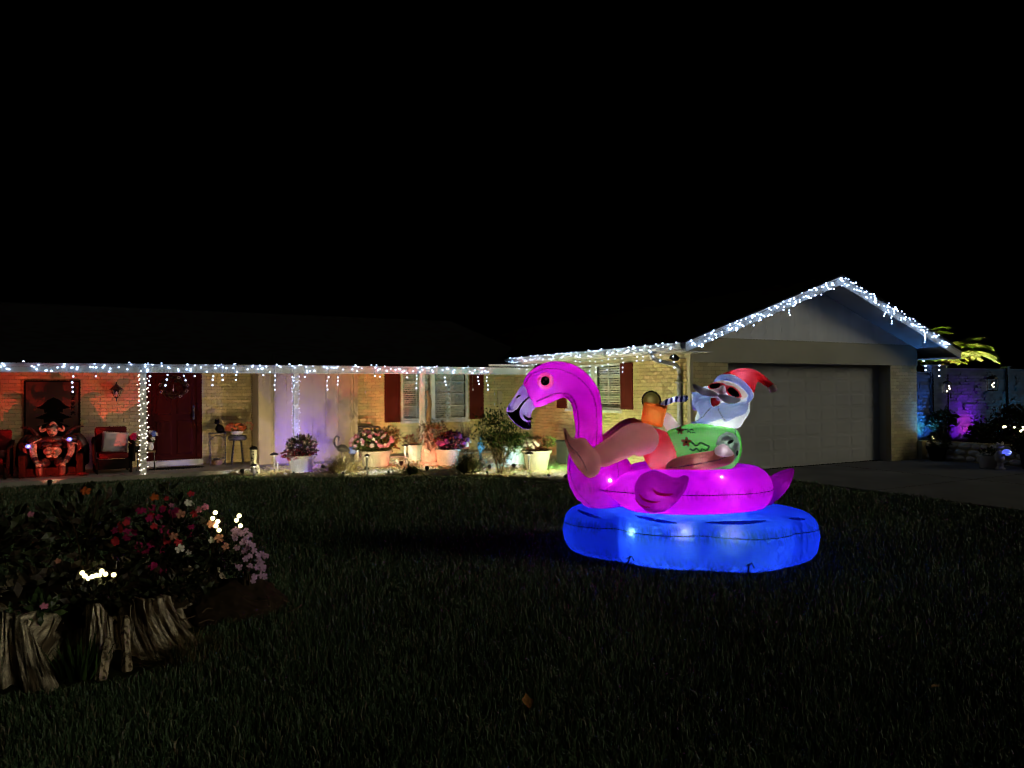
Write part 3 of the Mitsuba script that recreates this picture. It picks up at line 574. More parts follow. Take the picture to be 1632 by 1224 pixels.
fabric('nylon_red', (.72, .035, .05), .9); fabric('nylon_hat', (.62, .025, .035), .9); fabric('nylon_green', (.10, .62, .07), .9)
fabric('nylon_skin', (.60, .29, .25), .8); fabric('nylon_arm', (.42, .17, .13), .8); fabric('nylon_pale', (.75, .62, .62), .9); fabric('nylon_face', (.85, .66, .62), .95)
fabric('nylon_grey', (.34, .33, .38), .7); fabric('nylon_orange', (.80, .22, .04), .9); fabric('nylon_lemon', (.40, .36, .10), .7)
fabric('nylon_camo', (.22, .28, .22), .8); fabric('nylon_navy', (.01, .01, .12), .5); fabric('nylon_cream', (.6, .6, .75), .8)
diffuse('print_black', .006, .006, .008); fabric('print_wine', (.45, .01, .12), 1.0); diffuse('print_red', .42, .035, .035); diffuse('seam_thread', .03, .015, .05); diffuse('seam_dark', .006, .010, .05)
fabric('print_eye_red', (1.0, .10, .22), 1.5); fabric('print_eye_pink', (.95, .12, .50), 1.4); fabric('print_tongue', (.80, .03, .03), 1.0); fabric('print_frame', (.95, .06, .06), 1.4)
diffuse('print_highlight', .9, .45, .55); diffuse('print_flower', .18, .10, .02); diffuse('print_leaf', .01, .09, .025); fabric('print_bluefade', (.01, .03, .45), .8)

INFL = thing('holiday_inflatable', 'large glowing inflatable bearded man lounging on a pink flamingo over a blue pool', 'inflatable')
def ipart(name, m, mat, parent=INFL, **k): return obj(name, world(m), mat, parent, smooth=k.pop('smooth', True), **k)
arr = lambda k: np.array(INF[k])
def poly(k): return smooth_poly(arr(k))
def seam(name, pts, parent, r=.0032, mat='seam_thread'): return ipart(name, tube(pts, r, 5), mat, parent)

# pool base: lobes seen from above, blown up
lob = shapely.union_all([sg.Point(a, c).buffer(r) for a, c, r in ((-.70, .0, .46), (-.10, -.18, .53), (.52, -.18, .54), (.86, .05, .45), (.45, .42, .50), (-.30, .40, .50))])
lob = lob.buffer(.14).buffer(-.30).buffer(.16)
POOL = shapely.Polygon([(IO + a * IA + c * IC)[:2] for a, c in lob.buffer(-.2).exterior.coords])
pm = pillow(lob, .03, 1.0, cap=.275, pleat=.05, seed=4)
pm.vertices = np.column_stack([pm.vertices[:, 0], .225 - pm.vertices[:, 2], pm.vertices[:, 1]]); pm.faces = pm.faces[:, ::-1]
POOLK = ipart('pool_base', pm, 'nylon_blue')
rim = np.array(lob.exterior.segmentize(.05).coords)
seam('seam', np.column_stack([rim[:, 0], np.full(len(rim), .315), rim[:, 1]]), POOLK, .003, 'seam_dark')
for a, b, z0, z1, w in ((-.98, -.72, .44, .405, .009), (-.40, -.02, .455, .425, .008), (.24, .76, .432, .452, .009), (.98, 1.14, .445, .42, .007)):
    t = np.linspace(0, 1, 16); up = np.column_stack([a + (b - a) * t, z0 + (z1 - z0) * t + w * np.sin(PI * t)]); dn = up[::-1] - np.column_stack([0 * t, 1.9 * w * np.sin(PI * t[::-1])])
    ipart('wave_mark', on_front(pm, sg.Polygon(np.vstack([up, dn])).buffer(.003), .014), 'print_bluefade', POOLK)
for a, c in ((-.44, -.64), (.60, -.70)):
    tie = ipart('tie_down', cat(tube([(a, .10, c + .02), (a - .02, .04, c - .06), (a - .05, -.03, c - .10)], .006, 6), tube([(a - .03, .085, c - .02), (a + .015, .11, c - .02), (a + .035, .07, c - .01)], .005, 6),
                 tube([(a - .07, .03, c - .1), (a - .05, -.06, c - .1)], .007, 6)), 'nylon_navy', POOLK)

# flamingo float
ring = sa.translate(sa.scale(sg.Point(0, 0).buffer(1, 48), .93, .64).difference(sa.scale(sg.Point(0, 0).buffer(1, 48), .55, .27)), -.04, .02)
ring = ring.difference(sg.box(-2, -.40, -.60, .48)); rm = pillow(ring, .026, 1.06, pleat=.03, seed=8)
rm.vertices = np.column_stack([rm.vertices[:, 0], .668 - rm.vertices[:, 2], rm.vertices[:, 1]]); rm.faces = rm.faces[:, ::-1]
FL = ipart('flamingo_float', rm, 'nylon_pink')
rr = np.array(ring.exterior.segmentize(.05).coords); seam('seam', np.column_stack([rr[:, 0], np.full(len(rr), .672), rr[:, 1]]), FL)
np_ = poly('neck'); nk = arr('neck')
chest = smooth_poly(np.array([(-1.075, .99), (-1.11, .858), (-1.098, .711), (-1.048, .577), (-.946, .471), (-.787, .405), (-.60, .39), (-.49, .42), (-.452, .62), (-.47, .86), (-.59, .97), (-.73, 1.06), (-.90, 1.10)]))
cm = pillow(chest, .026, 1.7, cap=.56, pleat=.03, seed=9); ipart('chest', cm, 'nylon_pink', FL)
neckpoly = np_.difference(sg.box(-2, 0, 2, .72)); neckpoly = max(getattr(neckpoly, 'geoms', [neckpoly]), key=lambda g: g.area)
nm = pillow(neckpoly, .02, .98, cap=.20, pleat=.022, seed=10)
fc = nm.vertices[nm.faces].mean(1); isEye = (np.hypot(fc[:, 0] - arr('eye')[0][0], fc[:, 1] - arr('eye')[0][1]) < .10) & (fc[:, 2] < 0)
ipart('neck', trimesh.Trimesh(nm.vertices, nm.faces[~isEye], process=False), 'nylon_pink', FL)
def eye_print(p, n, uv):
    a = (p.x - float(IO[0])) * float(IA[0]) + (p.y - float(IO[1])) * float(IA[1]) - float(INF['eye'][0][0]); b = p.z - float(INF['eye'][0][1])
    d = mi.Float((a * a + b * b) ** .5)
    c = mix((1.0, .05, .10), (.95, .04, .30), smoothstep(.058, .062, d)); c = mix((.003, .003, .004), c, smoothstep(.040, .043, d))
    return mix(c, (.70, .006, .72), smoothstep(.085, .089, d))
scene['nylon_eye'] = {'type': 'principledthin', 'base_color': proc(eye_print), 'roughness': .55, 'diff_trans': .95, 'eta': 1.3}
bpoly = poly('beak'); bm = pillow(bpoly, .014, 1.0, cap=.12)
BK = ipart('beak', bm, 'nylon_lavender', FL)
ipart('beak_tip', on_front(bm, poly('beak_tip').intersection(bpoly.buffer(.004)), .012, lift=.004), 'print_black', BK)
ipart('beak_mark', on_front(bm, poly('beak_mark'), .01), 'print_black', BK); ipart('nostril', on_front(bm, poly('nostril').buffer(.002), .008), 'print_black', BK)
ex_, ey_ = arr('eye')[0]
EY = ipart('eye', trimesh.Trimesh(nm.vertices, nm.faces[isEye], process=False), 'nylon_eye', FL)
ipart('pupil', on_front(nm, sa.scale(sg.Point(ex_ - .002, ey_).buffer(.042), 1, 1.06), .010, .05, .006), 'print_black', EY)
ipart('highlight', on_front(nm, sg.Point(ex_ + .010, ey_ + .018).buffer(.016), .007, 0, .018), 'print_highlight', EY)
ipart('highlight', on_front(nm, sg.Point(ex_ - .012, ey_ - .010).buffer(.011), .006, 0, .018), 'print_highlight', EY)
# seam lines of the head and neck, drawn on the fabric
def line_on(base, pts, name, parent, r=.0026, mat='seam_thread', n=40):
    q = curve(pts, n); o = np.column_stack([q, np.full(n, -3.0)])
    loc, ir, _ = base.ray.intersects_location(o, np.tile([0, 0, 1.0], (n, 1)), multiple_hits=False)
    if len(ir) < 4: return
    k = np.argsort(ir); seam(name, np.column_stack([q[ir[k]], loc[k, 2] - .001]), parent, r, mat)
line_on(nm, [(-1.53, 1.70), (-1.46, 1.79), (-1.34, 1.84), (-1.20, 1.85), (-1.05, 1.80), (-.93, 1.72), (-.84, 1.60), (-.80, 1.47), (-.79, 1.27), (-.80, 1.05)], 'seam', FL)
line_on(nm, [(-1.41, 1.515), (-1.32, 1.55), (-1.23, 1.59), (-1.12, 1.60), (-1.04, 1.565), (-.99, 1.45), (-.975, 1.30), (-.97, 1.1)], 'seam', FL)
line_on(cm, [(-1.05, .95), (-1.04, .80), (-.98, .66), (-.90, .56), (-.80, .47), (-.72, .43)], 'seam', FL)
line_on(cm, [(-.585, .93), (-.565, .80), (-.56, .62), (-.57, .46)], 'seam', FL)
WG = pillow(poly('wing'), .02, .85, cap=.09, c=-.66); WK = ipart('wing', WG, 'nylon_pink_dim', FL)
for k in ('feather', 'feather2', 'feather3'): ipart('feather_mark', on_front(WG, poly(k), .012), 'print_wine', WK)
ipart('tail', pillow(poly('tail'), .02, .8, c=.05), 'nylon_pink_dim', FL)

# the lounging man
MAN = ipart('lounging_man', pillow(poly('torso'), .022, 1.0, cap=.25, pleat=.006, seed=13), 'nylon_green', label='lounging bearded man in a green patterned shirt')
tm = pillow(poly('torso'), .022, 1.0, cap=.25, pleat=.006, seed=13)
ipart('shorts', pillow(poly('shorts'), .022, 1.0, cap=.20, c=-.03), 'nylon_red', MAN)
kn, kf = arr('kneeN'), arr('kneeF')
ipart('leg', limb(np.column_stack([np.vstack([[(-.22, 1.06)], kn[0:1], kn[1:]]), [-.12, -.17, -.26, -.36, -.47]]), [.15, .165, .150, .128, .105]), 'nylon_skin', MAN)
ipart('leg', limb(np.column_stack([np.vstack([[(-.30, 1.14)], kf]), [.05, .10, .12, .10, .06]]), [.12, .115, .110, .10, .085]), 'nylon_skin', MAN)
fm = pillow(poly('foot'), .018, 1.1, cap=.12, c=-.53); FT = ipart('foot', fm, 'nylon_skin', MAN)
line_on(fm, [(-1.045, 1.23), (-1.0, 1.12), (-.93, 1.05), (-.87, .97), (-.83, .88)], 'seam', FT, .003)
line_on(fm, [(-1.0, 1.08), (-.97, 1.05), (-.93, 1.04), (-.90, 1.06)], 'toe_line', FT, .002)
am = pillow(poly('forearm'), .018, .95, cap=.085, c=-.36); AR = ipart('forearm', am, 'nylon_arm', MAN)
line_on(am, [(-.11, .90), (.0, .905), (.13, .93), (.26, .955), (.38, .985), (.48, 1.03)], 'seam', AR, .003)
sm = pillow(poly('sleeve'), .018, .95, cap=.10, c=-.27); SL = ipart('sleeve', sm, 'nylon_camo', MAN)
for k, (a, b, r) in enumerate(((.44, 1.17, .030), (.475, 1.14, .024), (.52, 1.10, .03), (.535, 1.03, .02))):
    ipart('camo_patch', on_front(sm, sa.rotate(sa.scale(sg.Point(a, b).buffer(r), 1.3, .6), 30 * k), .012), 'nylon_grey' if k % 2 == 0 else 'print_black', SL)
ipart('elbow_patch', pillow(poly('elbow'), .014, .5, c=-.44), 'nylon_pale', MAN)
fa = arr('farm'); ipart('raised_arm', limb(np.column_stack([fa, [.10, .10, .10]]), [.062, .064, .052]), 'nylon_pale', MAN)
# shirt print
for (a, b), s in zip(arr('flower'), (1.0, .8)):
    pet = shapely.union_all([sa.rotate(sa.translate(sa.scale(sg.Point(0, 0).buffer(.022 * s), 1.0, .62), .026 * s, 0), q, origin=(0, 0)) for q in (15, 85, 160, 235, 300)])
    ipart('flower_print', on_front(tm, sa.translate(pet, a, b), .008), 'print_flower', MAN)
    ipart('flower_print', on_front(tm, sa.translate(sg.Point(0, 0).buffer(.009 * s), a, b), .005, 0, .007), 'print_black', MAN)
for k in ('scroll', 'scroll2'):
    g = sg.LineString(curve(arr(k), 60)).buffer(.0065); ipart('leaf_print', on_front(tm, g, .008), 'print_leaf', MAN)
for a, b in ((.06, 1.235), (.085, 1.215), (.11, 1.235), (.13, 1.21)):
    ipart('leaf_print', on_front(tm, sg.LineString([(a, b), (a + .02, b + .008), (a + .035, b - .006)]).buffer(.004), .008), 'print_leaf', MAN)
line_on(tm, [(.535, 1.245), (.537, 1.20), (.535, 1.14)], 'seam', MAN, .002)
# drink
cu = arr('cup'); cx = cu.mean(0)
ipart('cup', pillow(sg.Polygon(cu).buffer(.012), .016, .95, cap=.09, c=.06), 'nylon_orange', MAN)
ipart('citrus_slice', pillow(sg.Point(*arr('slice')[0]).buffer(.088), .014, .45, cap=.03, c=.08), 'nylon_lemon', MAN)
ipart('slice_rim', tube([(arr('slice')[0][0] + .088 * math.cos(t), arr('slice')[0][1] + .088 * math.sin(t), .08) for t in np.linspace(0, 2 * PI, 40)], .008, 6), 'print_black', MAN)
st = pillow(poly('straw'), .012, .9, c=.05); SK = ipart('straw', st, 'nylon_cream', MAN)
for k in range(5):
    x = -.135 + k * .048; s_ = sg.Polygon([(x, 1.40), (x + .022, 1.40), (x + .045, 1.60), (x + .023, 1.60)]).intersection(poly('straw').buffer(-.001))
    if not s_.is_empty: ipart('stripe', on_front(st, s_, .010), 'nylon_navy', SK)
for k in range(4): ipart('froth', ball((-.20 + k * .028, 1.475 - k * .007, -.02), .015, 1), 'nylon_orange', MAN)
# head
hm = pillow(poly('headbase'), .018, .95, cap=.20); HD = ipart('head', hm, 'nylon_white', MAN)
ipart('beard', on_front(hm, poly('beard'), .014, .45, .006, .06), 'nylon_beard', MAN)
fm_ = on_front(hm, poly('face'), .014, .30, .006, .03); ipart('face', fm_, 'nylon_face', MAN)
ipart('glasses_frame', on_front(fm_, poly('frame'), .010, .15, .006), 'print_frame', MAN)
for k in ('lens', 'lens2'): ipart('lens', on_front(fm_, poly(k), .008, .1, .016), 'print_black', MAN)
ipart('nose', on_front(fm_, poly('nose'), .010, .8, .006, .05), 'nylon_face', MAN)
bd = on_front(hm, poly('beard'), .014, .45, .006, .06)
ipart('mouth', on_front(bd, poly('mouth'), .010, .1, .010), 'nylon_white', MAN); ipart('tongue', on_front(bd, poly('tongue'), .010, .1, .018), 'print_tongue', MAN)
for k in ('mustache', 'mustache2'): ipart('moustache', pillow(poly(k), .012, .9, c=-.235 if k == 'mustache2' else -.20), 'nylon_grey', MAN)
ipart('hat_band', on_front(hm, poly('hatband'), .012, .55, .012, .06), 'nylon_beard', MAN)
ipart('hat', pillow(poly('hat'), .016, .95, cap=.15, c=.0), 'nylon_hat', MAN)
ipart('pompom', ball((*arr('pompom')[0], .0), .042, 2), 'nylon_pale', MAN)
line_on(bd, [(.31, 1.455), (.27, 1.41), (.22, 1.35), (.17, 1.315)], 'seam', MAN, .002)
line_on(bd, [(.375, 1.47), (.385, 1.42), (.41, 1.37), (.44, 1.325)], 'seam', MAN, .002)
# lamps inside
def ibulb(a, b, c, I, r=.012, col=(1.0, 1.0, 1.0), par=INFL, w=2.0):
    L = I / (PI * r * r); obj('led', {'type': 'sphere', 'center': iw(a, b, c).tolist(), 'radius': r, 'bsdf': {'type': 'ref', 'id': 'led_plastic'}, 'emitter': glow([L * x for x in col], w)}, None, par)
for a, b, c, I in ((-.41, .31, -.55, .50), (.027, .335, -.62, 1.7), (.47, .33, -.615, 1.4), (.75, .28, .1, .34), (-.62, .28, -.05, .36), (.2, .3, -.1, .6)): ibulb(a, b, c, I, par=POOLK)
for a, b, c, I in ((-.64, .76, -.36, .30), (-.85, .66, -.16, .60), (.382, .82, -.47, .26), (.45, .67, -.43, .24), (-.12, .66, -.43, .30), (.75, .67, .0, .36), (-.2, .66, .45, .3), (-.40, .67, -.42, .3), (-.17, .68, -.665, .15), (.97, .70, .05, .014)): ibulb(a, b, c, I, par=FL)
for a, b, c, I in ((-1.24, 1.66, -.02, .80), (-1.38, 1.53, -.02, .45), (-.90, 1.04, 0, 1.0), (-.88, 1.24, 0, .28), (-1.56, 1.46, 0, .24)): ibulb(a, b, c, I, par=FL)
for a, b, c, I in ((.25, 1.62, -.2, .0015), (.49, 1.53, -.235, .002), (-.05, 1.54, .05, .012), (-.27, 1.53, .08, .004), (-.06, 1.30, .10, .02), (-.23, 1.38, .06, .05), (-.87, .98, -.53, .03), (-.6, 1.05, -.28, .06), (.2, .95, -.36, .07), (.46, 1.12, -.27, .05), (.41, 1.07, -.44, .005), (.42, 1.50, .02, .9), (.46, 1.32, -.02, .55), (.60, 1.74, .0, .28), (.28, 1.12, .02, 2.0), (-.12, .93, -.03, .8), (-.33, 1.10, -.14, .08)): ibulb(a, b, c, I, par=MAN, col=(.92, .96, 1.08))
g_, gc_ = blades(300000, 31, lawn_region, (.032, .075), .0029)
k = obj('grass', g_, 'tinted_sheen', color=gc_, kind='stuff'); labels[k]['label'] = 'dark lawn grass of the front yard'
g_, gc_ = blades(12000, 32, edge_region, (.025, .06), .0026)
k = obj('grass', g_, 'tinted_sheen', color=gc_, kind='stuff'); labels[k]['label'] = 'grass fringe along the edge of the flower bed and porch'
# ------------------------------------------------------------------ plants
def leaves(n, centre, rad, size, seed, cols, shell=.55, aspect=2.2, droop=0.0, up=0.3, clump=0):
    """n bent leaves (two quads each) through an ellipsoid; returns mesh and colours"""
    r = np.random.default_rng(seed); d = r.normal(size=(n, 3)); d /= np.linalg.norm(d, axis=1, keepdims=True)
    rr = (shell + (1 - shell) * r.random((n, 1))) ** .8 if shell < 1 else 1.0
    P = d * rr * np.asarray(rad)
    if clump:
        cc = r.normal(size=(clump, 3)); cc /= np.linalg.norm(cc, axis=1, keepdims=True); cc = cc * np.asarray(rad) * r.uniform(.45, .95, (clump, 1))
        P = cc[r.integers(clump, size=n)] + r.normal(0, .17, (n, 3)) * np.asarray(rad)
    P = P + np.asarray(centre)
    t = d + np.array([0, 0, up - droop]) + r.normal(0, .55, (n, 3)); t /= np.linalg.norm(t, axis=1, keepdims=True)
    s = np.cross(t, r.normal(size=(n, 3))); s /= np.linalg.norm(s, axis=1, keepdims=True); nn = np.cross(s, t)
    L = size * r.uniform(.6, 1.25, (n, 1)); w = L / aspect / 2
    m = P + t * L * .5 + nn * L * .08; e = P + t * L - nn * L * .10
    v = np.stack([P, m - s * w, m + s * w, e, ], 1)
    f = (np.array([[0, 1, 2], [1, 3, 2]])[None] + (np.arange(n) * 4)[:, None, None]).reshape(-1, 3)
    cols = np.asarray(cols, float); c = cols[r.integers(len(cols), size=n)] * r.uniform(.55, 1.3, (n, 1))
    return trimesh.Trimesh(v.reshape(-1, 3), f, process=False), np.repeat(c, 4, 0)

def spray(n, base, length, seed, cols, spread=.8, width=.008, arch=.5, upr=1.0, rad=.04):
    """arching narrow blades from one foot"""
    r = np.random.default_rng(seed); k = 5; s = np.linspace(0, 1, k)
    a = r.random(n) * 6.28; tilt = spread * r.random(n) ** .7; L = length * r.uniform(.55, 1.1, n)
    h = np.stack([np.cos(a), np.sin(a), 0 * a], 1); sd = np.stack([-np.sin(a), np.cos(a), 0 * a], 1)
    b = np.asarray(base) + h * (rad * r.random((n, 1)))
    p = b[:, None] + h[:, None] * (L * np.sin(tilt))[:, None, None] * (s + arch * s ** 2)[None, :, None] + np.array([0, 0, 1.])[None, None] * (L * np.cos(tilt))[:, None, None] * (upr * s - arch * .75 * (tilt[:, None]) * s ** 2)[..., None]
    w = width * r.uniform(.6, 1.3, n)[:, None] * (1 - .92 * s ** 2)
    v = np.stack([p - sd[:, None] * w[..., None], p + sd[:, None] * w[..., None]], 2).reshape(-1, 3)
    i = np.arange(k - 1) * 2; q = np.concatenate([np.stack([i, i + 1, i + 3], 1), np.stack([i, i + 3, i + 2], 1)])
    f = (q[None] + (np.arange(n) * 2 * k)[:, None, None]).reshape(-1, 3)
    cols = np.asarray(cols, float); c = cols[r.integers(len(cols), size=n)] * r.uniform(.6, 1.25, (n, 1))
    return trimesh.Trimesh(v, f, process=False), np.repeat(c, 2 * k, 0)

def blossom(c, r, nrm, seed, petals=5):
    """one open flower of separate petals"""
    g = np.random.default_rng(seed); nrm = np.asarray(nrm, float); nrm = nrm / np.linalg.norm(nrm)
    a = np.cross(nrm, [.3, .2, .9]); a /= np.linalg.norm(a); b = np.cross(nrm, a); V, F = [], []
    for k in range(petals):
        th = 6.283 * (k + .3 * g.random()) / petals; d = math.cos(th) * a + math.sin(th) * b; s = np.cross(nrm, d); o = len(V)
        V += [c + nrm * r * .05, c + d * r * .50 - s * r * .36 + nrm * r * (.10 + .25 * g.random()), c + d * r * .50 + s * r * .36 + nrm * r * (.10 + .25 * g.random()), c + d * r * 1.0 - s * r * .30 + nrm * r * .25 * (g.random() - .3), c + d * r * 1.0 + s * r * .30 + nrm * r * .25 * (g.random() - .3), c + d * r * .72 + nrm * r * .02]
        F += [[o, o + 1, o + 5], [o, o + 5, o + 2], [o + 1, o + 3, o + 5], [o + 5, o + 3, o + 4], [o + 5, o + 4, o + 2]]
    return trimesh.Trimesh(np.array(V), np.array(F), process=False)
def blossoms(pts, r, seed, face=(-.3, -.8, .5)):
    g = np.random.default_rng(seed); return cat(*[blossom(np.asarray(p), r * g.uniform(.75, 1.2), np.asarray(face) + g.normal(0, .45, 3), seed + i, 5) for i, p in enumerate(pts)])
def ell(n, centre, rad, seed, zmin=-.2, front=True):
    r = np.random.default_rng(seed); d = r.normal(size=(n * 6, 3)); d /= np.linalg.norm(d, axis=1, keepdims=True)
    d = d[(d[:, 2] > zmin)]; d = d[(d @ np.array([-.42, -.85, .3]) > -.2)] if front else d
    return np.asarray(centre) + d[:n] * np.asarray(rad)
def put(name, mc, parent, mat='tinted', **k): return obj(name, mc[0], mat, parent, color=mc[1], **k)
diffuse('petal_pink', .62, .22, .36); diffuse('petal_magenta', .40, .025, .13); diffuse('petal_white', .72, .68, .62); diffuse('petal_orange', .48, .11, .03)
diffuse('petal_red', .45, .035, .05); diffuse('petal_peach', .52, .24, .18); diffuse('petal_lilac', .58, .36, .58); diffuse('petal_purple', .20, .06, .30)
GRN = [(.035, .065, .018), (.05, .08, .025), (.025, .045, .014)]; DRK = [(.022, .034, .014), (.03, .04, .016), (.04, .03, .02)]; BRZ = [(.09, .035, .03), (.05, .03, .022), (.06, .05, .02)]; PUR = [(.06, .02, .05), (.03, .02, .03), (.09, .03, .04)]

def planter(name, label, x, y, rt, rb, h, mat='pot_white', cat_='flower pot', z=.04, lip=.02):
    t = thing(name, label, cat_)
    obj('pot', lathe([(0, z), (rb * .96, z), (rb, z + .012), (rb + (rt - rb) * .82, z + h * .82), (rt - .004, z + h - .055), (rt + lip, z + h - .05), (rt + lip, z + h), (rt, z + h + .003), (rt - .025, z + h - .01), (rt - .03, z + h - .06), (0, z + h - .06)], 32, (x, y, 0)), mat, t, smooth=40)
    obj('potting_soil', lathe([(rt - .031, z + h - .05), (rt * .5, z + h - .03), (0, z + h - .025)], 20, (x, y, 0)), 'soil', t)
    return t

# ------------------------------------------------------------------ garden lamps
def ball_lamp(c, r, I, col, par, w=3.0, name='lamp'):
    obj(name, {'type': 'sphere', 'center': list(c), 'radius': r, 'bsdf': {'type': 'ref', 'id': 'led_plastic'}, 'emitter': glow([I / (PI * r * r) * k for k in col], w)}, None, par)
def path_light(label, x, y, h, I=1.0, cap=.082, z=.04, aim=(.05, 1.0, -.40), beam=56.0):
    t = thing('path_light', label, 'path light', 'mushroom path lights in the gravel')
    obj('stake', tube([(x, y, z - .04), (x, y, z + h * .25)], .008, 6), 'gunmetal', t)
    obj('stem', lathe([(0, z + h * .22), (.012, z + h * .22), (.015, z + h * .5), (.024, z + h * .9), (.026, z + h - .018), (0, z + h - .017)], 12, (x, y, 0)), 'stem_glass', t, smooth=40)
    obj('cap', lathe([(cap, z + h), (cap * .9, z + h + .012), (cap * .5, z + h + .03), (.012, z + h + .042), (0, z + h + .044)], 24, (x, y, 0)), 'path_light_metal', t, smooth=40)
    obj('cap_rim', lathe([(cap, z + h), (cap - .006, z + h - .006), (cap * .4, z + h - .004)], 24, (x, y, 0)), 'path_light_metal', t)
    ball_lamp((x + .012, y + .034, z + h - .016), .009, .05 * I, GOLD, t, .6, 'led')
    p = np.array([x, y + .045, z + h - .03])          # the cap throws most of the light down and towards the house
    scene[t + '_beam'] = {'type': 'spot', 'to_world': T().look_at(origin=p.tolist(), target=(p + np.asarray(aim)).tolist(), up=[.01, .02, 1]), 'intensity': rgb(*[I * k for k in GOLD]), 'cutoff_angle': 86.0, 'beam_width': beam, 'sampling_weight': 4.0}
path_light('mushroom path light left of the white pot with purple plant', 2.52, 14.74, .36, .6)
path_light('mushroom path light before the wide pot of pink flowers', 4.01, 13.45, .36, 4.0, .055)
path_light('mushroom path light between the wide pot and the white pitcher', 5.47, 15.40, .37, 2.0, .07)
path_light('mushroom path light before the green lit pot', 6.65, 11.82, .40, 2.0)
path_light('short mushroom path light before the white rock', 2.08, 14.38, .20, .4, .06)
path_light('mushroom path light behind the bush by the pale wall', 7.7, 14.6, .34, 2.0, .07)
path_light('mushroom path light hidden behind the float on the gravel', 7.5, 11.0, .36, 2.5, .07)
path_light('mushroom path light behind the dry ornamental grass', 4.3, 15.1, .34, .6, .07)
t = thing('stake_light', 'short white stake light beside the leftmost mushroom light', 'path light')
obj('stem', lathe([(0, .03), (.010, .03), (.016, .12), (.019, .215), (.010, .225), (0, .226)], 12, (2.64, 15.05, 0)), 'stem_glass', t, smooth=40)

def spot_lamp(name, label, pos, aim, col, I, cut, beam=None, w=6.0, size=1.0):
    """a small stake spotlight: housing, bracket, and its beam"""
    pos, aim = np.asarray(pos, float), np.asarray(aim, float); d = aim - pos; d /= np.linalg.norm(d)
    t = thing(name, label, 'spotlight')
    obj('housing', tube([pos - d * .10, pos - d * .07, pos - d * .012, pos - d * .008], [.018 * size, .032 * size, .040 * size, .042 * size], 12), 'black_paint', t, smooth=40)
    obj('stake', tube([pos - d * .06 - [0, 0, .02], [pos[0] - d[0] * .06, pos[1] - d[1] * .06, -.04]], .008, 6), 'black_paint', t)
    scene[t + '_beam'] = {'type': 'spot', 'to_world': T().look_at(origin=pos.tolist(), target=aim.tolist(), up=[.01, .02, 1]), 'intensity': rgb(*[I * k for k in col]),
                          'cutoff_angle': float(cut), 'beam_width': float(beam or cut * .55), 'sampling_weight': w}
BLUE, RED, GREEN, CYAN, PURPLE = (.075, .016, 1.0), (1.0, .055, .03), (.05, 1.0, .10), (.05, .55, 1.0), (.45, .02, 1.0)
spot_lamp('blue_spotlight', 'blue spotlight behind the purple plant pot', (3.52, 14.98, .10), (3.05, 16.1, .62), BLUE, 15.0, 56, 14)
spot_lamp('blue_spotlight', 'second blue spotlight turned to the side of the purple plant pot', (3.60, 14.42, .10), (3.22, 14.58, .22), BLUE, 4.5, 56, 30, 4.0, .6)
spot_lamp('cyan_spotlight', 'second cyan spotlight turned to the side of the dark purple flower tub', (6.52, 13.72, .10), (6.22, 14.15, .24), (.18, .75, .85), 2.0, 56, 30, 4.0, .6)
spot_lamp('warm_spotlight', 'warm spotlight behind the dry grass turned to the tan siding', (4.25, 14.35, .08), (3.5, 16.1, 1.0), (1.0, .76, .42), .5, 60, 40, 3.0)
spot_lamp('red_spotlight', 'red spotlight low in the gravel before the stone figure', (5.25, 13.5, .10), (5.95, 15.2, .75), RED, 19.0, 62, 30)
spot_lamp('red_spotlight', 'red spotlight before the seated statue on the porch', (-1.25, 15.10, .09), (-1.25, 17.0, 1.50), RED, 13.0, 52, 36)
spot_lamp('cyan_spotlight', 'cyan spotlight behind the dark grass tuft', (6.45, 13.1, .10), (7.1, 14.6, .5), CYAN, 5.0, 55, 30)
spot_lamp('white_spotlight', 'white spotlight under the leafy bush', (6.95, 13.0, .10), (7.35, 13.9, .35), (.75, .85, 1.0), 3.0, 48)
spot_lamp('green_spotlight', 'green spotlight beside the pot near the float', (7.72, 11.95, .10), (8.3, 13.2, .9), GREEN, 3.0, 66, 30)
spot_lamp('green_spotlight', 'second green spotlight turned to the pot near the float', (7.80, 11.75, .12), (7.30, 12.3, .25), GREEN, 8.0, 50, 25)

spot_lamp('warm_spotlight', 'warm spotlight behind the float turned to the garage side wall', (6.95, 10.95, .10), (XS, 11.6, 1.15), (1.0, .88, .48), 30.0, 70, 40, 6.0)
spot_lamp('warm_spotlight', 'warm spotlight by the pitcher pot turned to the wide window', (5.15, 14.75, .10), (6.2, YM, 1.1), (1.0, .72, .38), 7.0, 66, 40, 6.0)
spot_lamp('warm_spotlight', 'warm spotlight by the number post turned to the porch wall', (1.95, 15.0, .10), (1.75, YM, 1.2), (1.0, .76, .40), 4.0, 66, 40, 4.0)
for x, y, I, lab in ((2.80, 14.27, .6, 'low warm spotlight at the lawn edge before the white tub of purple leaves'), (3.62, 13.74, 2.4, 'low warm spotlight at the lawn edge before the dry blond grass'), (4.42, 13.42, 1.8, 'low warm spotlight at the lawn edge before the pink flower tub'),
                     (6.02, 12.36, 1.6, 'low warm spotlight at the lawn edge before the leafy bush'), (6.78, 11.35, 1.2, 'low warm spotlight at the lawn edge before the green lit tub')):
    spot_lamp('edge_spotlight', lab, (x, y, .075), (x + .25, y + 1.5, .10), GOLD, 4.0 * I, 84, 60, 4.5, .5)
